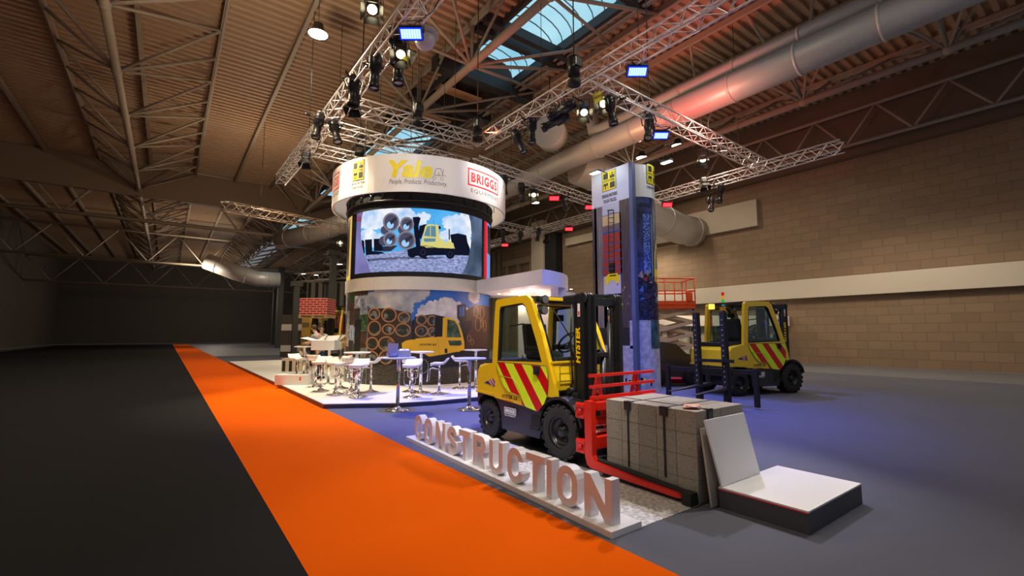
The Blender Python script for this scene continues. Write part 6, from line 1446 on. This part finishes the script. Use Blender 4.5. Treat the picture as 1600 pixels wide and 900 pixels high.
pr = [((524, 205), 8.0, (-12, 5, 0), 'black spotlight with grey lens tube hanging from the left truss above the cross truss'),
      ((497, 196), 8.1, (-15, 2.5, 1), 'grey spotlight hanging outside the left truss near its low end'),
      ((586, 112), 8.0, (-11.3, 3.6, 0), 'black spotlight hanging alone straight down in the middle of the left truss'),
      ((618, 72), 8.2, (-9.2, 4.2, 0), 'black spotlight directly below the big blue LED light'),
      ((622, 104), 7.8, (-9.5, 4.2, 0), 'lowest black spotlight of the cluster under the big blue LED light'),
      ((552, 142), 8.1, (-11.8, 3.4, 0), 'black spotlight with flaps where left truss meets cross truss'),
      ((878, 172), 8.0, (-15, 6.3, 6.3), 'black spotlight lying nearly level under the middle of the right truss'),
      ((868, 190), 7.8, (-15, 6.0, 6.0), 'second level black spotlight just left below the first one'),
      ((831, 203), 8.0, (-10.9, 8.7, 0), 'small black spotlight hanging straight down left of the level pair'),
      ((811, 221), 7.9, (-9, 11, 0), 'black and silver spotlight slanting to the right near the round fan disc'),
      ((955, 172), 7.9, (-7.5, 10.5, 0), 'black spotlight under the yellow gel lamp with lit lens'),
      ((1014, 200), 8.0, (-8.0, 10.3, 4), 'black spotlight cluster left of the small blue LED light'),
      ((788, 288), 7.9, (-15.4, 11.3, 0), 'thin black spotlight right next to the ring sign edge'),
      ((815, 300), 7.9, (-16, 13, 0), 'black spotlight right of the ring sign on the pink lit truss'),
      ((882, 318), 7.9, (-13, 15.5, 0), 'black spotlight between the two red LED lights'),
      ((841, 366), 7.9, (-22, 16.5, 0), 'slanting black spotlight where the far pale trusses meet'),
      ((813, 371), 7.9, (-26, 19, 0), 'black spotlight left of the far truss corner'),
      ((786, 368), 7.9, (-25, 18, 0), 'black spotlight close to the ring under the far truss'),
      ((1125, 302), 7.9, (-11, 18, 0), 'black spotlight at the right edge hanging from the wall truss'),
      ((1111, 318), 7.9, (-10, 17, 0), 'chrome and black spotlight below the wall truss at right')]
PRO = profile()
for i, (px, z, tg, lb) in enumerate(pr):
    q = P(px[0], px[1], z); o = PRO if i == 0 else dup(PRO)
    o.location = q; sub_aim(o, tg); o['label'] = lb; o['group'] = 'black spotlights on the trusses'
    if i < 8 or i in (10, 11): o.scale = (1.3,)*3
fr2 = [((627, 80), 8.0, (-6, 2.0, 2), 'lamp with yellow gel flap in the cluster under the big blue LED'),
       ((553, 158), 7.9, (-11, 3, 0), 'barn door lamp low where the left and cross trusses meet'),
       ((478, 246), 8.1, (-16, 3.0, 0), 'barn door lamp at the low left end of the left truss'),
       ((582, 10), 8.4, (-4, 1.2, 0.5), 'barn door lamp with bright lens at the top edge of the photo'),
       ((912, 172), 8.0, (-4, 5.0, 0.0), 'grey lamp with bright white lens under the right truss'),
       ((945, 160), 8.2, (-6, 3.0, 2.5), 'yellow gel lamp at the joint of the right and cross trusses'),
       ((1098, 245), 8.0, (-7.0, 12.0, 0), 'barn door lamp with yellow lit edge below the right cross truss'),
       ((855, 372), 7.9, (-21, 17, 0), 'silver barn door lamp under the far truss corner'),
       ((1100, 285), 8.2, (-8, 16, 0), 'square barn door lamp mounted on the wall truss at right'),
       ((834, 302), 7.9, (-10, 8, 0), 'small bright lamp left of the first red LED light'),
       ((532, 379), 8.5, (-18, 2, 0), 'lit grey lamp tucked beside the amber side screen')]
FR = fresnel(); FD = fresnel(False)
for i, (px, z, tg, lb) in enumerate(fr2):
    lit = lb.find('lit') >= 0 or lb.find('bright') >= 0 or lb.find('gel') >= 0
    src = FR if lit else FD; q = P(px[0], px[1], z); o = dup(src)
    o.location = q; sub_aim(o, tg); o['label'] = lb; o['group'] = 'barn door lamps on the trusses'
for o in (FR, FD):
    for c in list(o.children): bpy.data.objects.remove(c)
    bpy.data.objects.remove(o)
for px, z, rz in (((640, 88), 7.85, 0.5), ((934, 152), 8.15, -0.4)):
    q = P(px[0], px[1], z); m = MB(); m.box((0, 0, 0), (0.26, 0.01, 0.26), M=Matrix.Rotation(rz, 3, 'Y')); o = m.build('gel_sheet', GEL, None, loc=q); o.rotation_euler = (0.3, 0, math.atan2(RT.y, RT.x))
    tag(o, 'yellow gel sheet on the lamp under the big blue LED' if z < 8 else 'yellow gel sheet on the lamp at the right truss joint', 'gel')
LB0 = ledwash(LBL, 'blue_led_light')
for i, (px, z, tg, sc, lb) in enumerate([((642, 53), 8.1, (-4.5, 1.0, 1.6), 1.0, 'biggest blue LED wash light under the left truss'), ((996, 112), 8.1, (-3.2, 3.5, 1.5), 1.0, 'blue LED wash light below the right truss'), ((1033, 212), 8.1, (-3.0, 2.5, 1.6), 1.0, 'small blue LED wash light below the cross truss at right')]):
    o = LB0 if i == 0 else dup(LB0); o.location = P(px[0], px[1], z); sub_aim(o, o.location-HF*0.9-ZZ*1.0); o['label'] = lb; o['group'] = 'blue LED wash lights'
LR0 = ledwash(LRD, 'red_led_light')
for i, (px, z, lb) in enumerate([((866, 310), 8.1, 'red LED wash light left on the pink lit truss, the larger one'), ((922, 324), 8.1, 'red LED wash light touching the left edge of the banner column'), ((1043, 320), 8.1, 'red LED wash light right of the banner column'), ((889, 358), 8.1, 'red LED wash light under the far pale truss'), ((789, 383), 8.1, 'small red LED light close to the screen tower')]):
    o = LR0 if i == 0 else dup(LR0); o.location = P(px[0], px[1], z); sub_aim(o, o.location-HF*1.0-ZZ*0.9); o['label'] = lb; o['group'] = 'red LED wash lights'
# short drop pipes carry every lamp from its truss
SEG = [((-22.5, 3.72), (2, 3.98)), ((-13.7, 8.75), (3, 9.0)), ((-13.7, 4.1), (-13.7, 8.55)), ((-8.45, 9.1), (-8.75, 19.4)), ((-15.7, 3.95), (-15.9, 9.5)), ((-18.0, 3.9), (-18.1, 9.0)), ((-15.4, 9.6), (-16.9, 19.5)), ((-32, 19.75), (-6, 19.6)), ((-23.4, 14.0), (-24.0, 19.5)), ((-29.0, 2.0), (-31.4, 11.5))]
bpy.context.view_layer.update()
for o in list(bpy.data.objects):
    if o.parent is None and o.type == 'EMPTY' and o.name.split('.')[0] in ('stage_spotlight', 'barn_door_lamp', 'blue_led_light', 'red_led_light'):
        p = o.location; best = None
        for a, b in SEG:
            a, b = Vector(a), Vector(b); d = b-a; t_ = max(0, min(1, (Vector((p.x, p.y))-a).dot(d)/d.dot(d))); c = a+d*t_; L = (c-Vector((p.x, p.y))).length
            if best is None or L < best[0]: best = (L, c)
        top = Vector((best[1].x, best[1].y, 8.31)); dn = Vector((p.x, p.y, min(p.z+0.05, 8.25)))
        M = o.matrix_world.inverted(); m = MB(); m.tube([M@dn, M@Vector((dn.x, dn.y, max(dn.z, 8.24))), M@Vector((top.x, top.y, 8.26)), M@top], 0.022/o.scale[0], 6); m.build('drop_pipe', BLK, o)
# chain hoists
def hoist():
    t = thing('chain_hoist', '', 'hoist'); m = MB(); m.cyl((0, 0, 0), (0, 0, 0.5), 0.16, n=16); m.box((0.1, 0, 0.3), (0.2, 0.26, 0.24), bev=0.03); m.build('motor', BLK, t)
    m = MB(); m.tube([(0, 0, 0.5), (0, 0, 5.3)], 0.018, 5); m.build('chain', DARKST, t)
    m = MB(); m.lathe((0, 0, -0.3), [(0.02, 0), (0.17, 0.03), (0.18, 0.15), (0.02, 0.2)], 14); m.build('chain_bag', BLKM, t); return t
HO = hoist()
for i, (px, z, lb) in enumerate([((652, 185), 8.6, 'black chain hoist in the middle of the nearest cross truss above the ring'), ((746, 208), 8.6, 'black chain hoist at the joint of cross truss and right truss'), ((897, 118), 8.4, 'black chain hoist hanging on the right truss below the skylight beam'), ((562, 232), 8.5, 'black chain hoist just above the left part of the ring'), ((1015, 190), 8.5, 'black chain hoist on the right cross truss')]):
    o = HO if i == 0 else dup(HO); o.location = P(px[0], px[1], z); o['label'] = lb; o['group'] = 'black chain hoists'
t = thing('dome_lamp', 'unlit translucent dome lamp beside the big blue LED light', 'lamp', P(664, 70, 8.9)); 
m = MB(); m.lathe((0, 0, 0), [(0.03, 0.42), (0.28, 0.38), (0.34, 0.28), (0.34, 0.22), (0.2, 0.2)], 24); m.build('lamp_cap', mat('dome_grey', (0.42, 0.40, 0.42), 0.35), t)
m = MB(); m.sphere((0, 0, 0.12), 0.26, 22, 14, (1, 1, 1.0)); m.build('globe', mat('globe_milk', (0.5, 0.47, 0.5), 0.25), t)
m = MB(); m.tube([(0, 0, 0.4), (0, 0, 3.2)], 0.015, 5); m.build('hanging_rod', DARKST, t)
# cables on the left truss and thin roof wires
m = MB()
for k in range(5):
    x0 = -18+k*2.3; m.tube([(x0, 3.9, 8.25), (x0+0.8, 3.95, 8.10), (x0+1.6, 3.9, 8.28)], 0.012, 4)
tag(m.build('cable_run', BLKM, world=True, loc=(-12, 3.9, 8.2)), 'thin black cables looped along the left truss', 'cable')
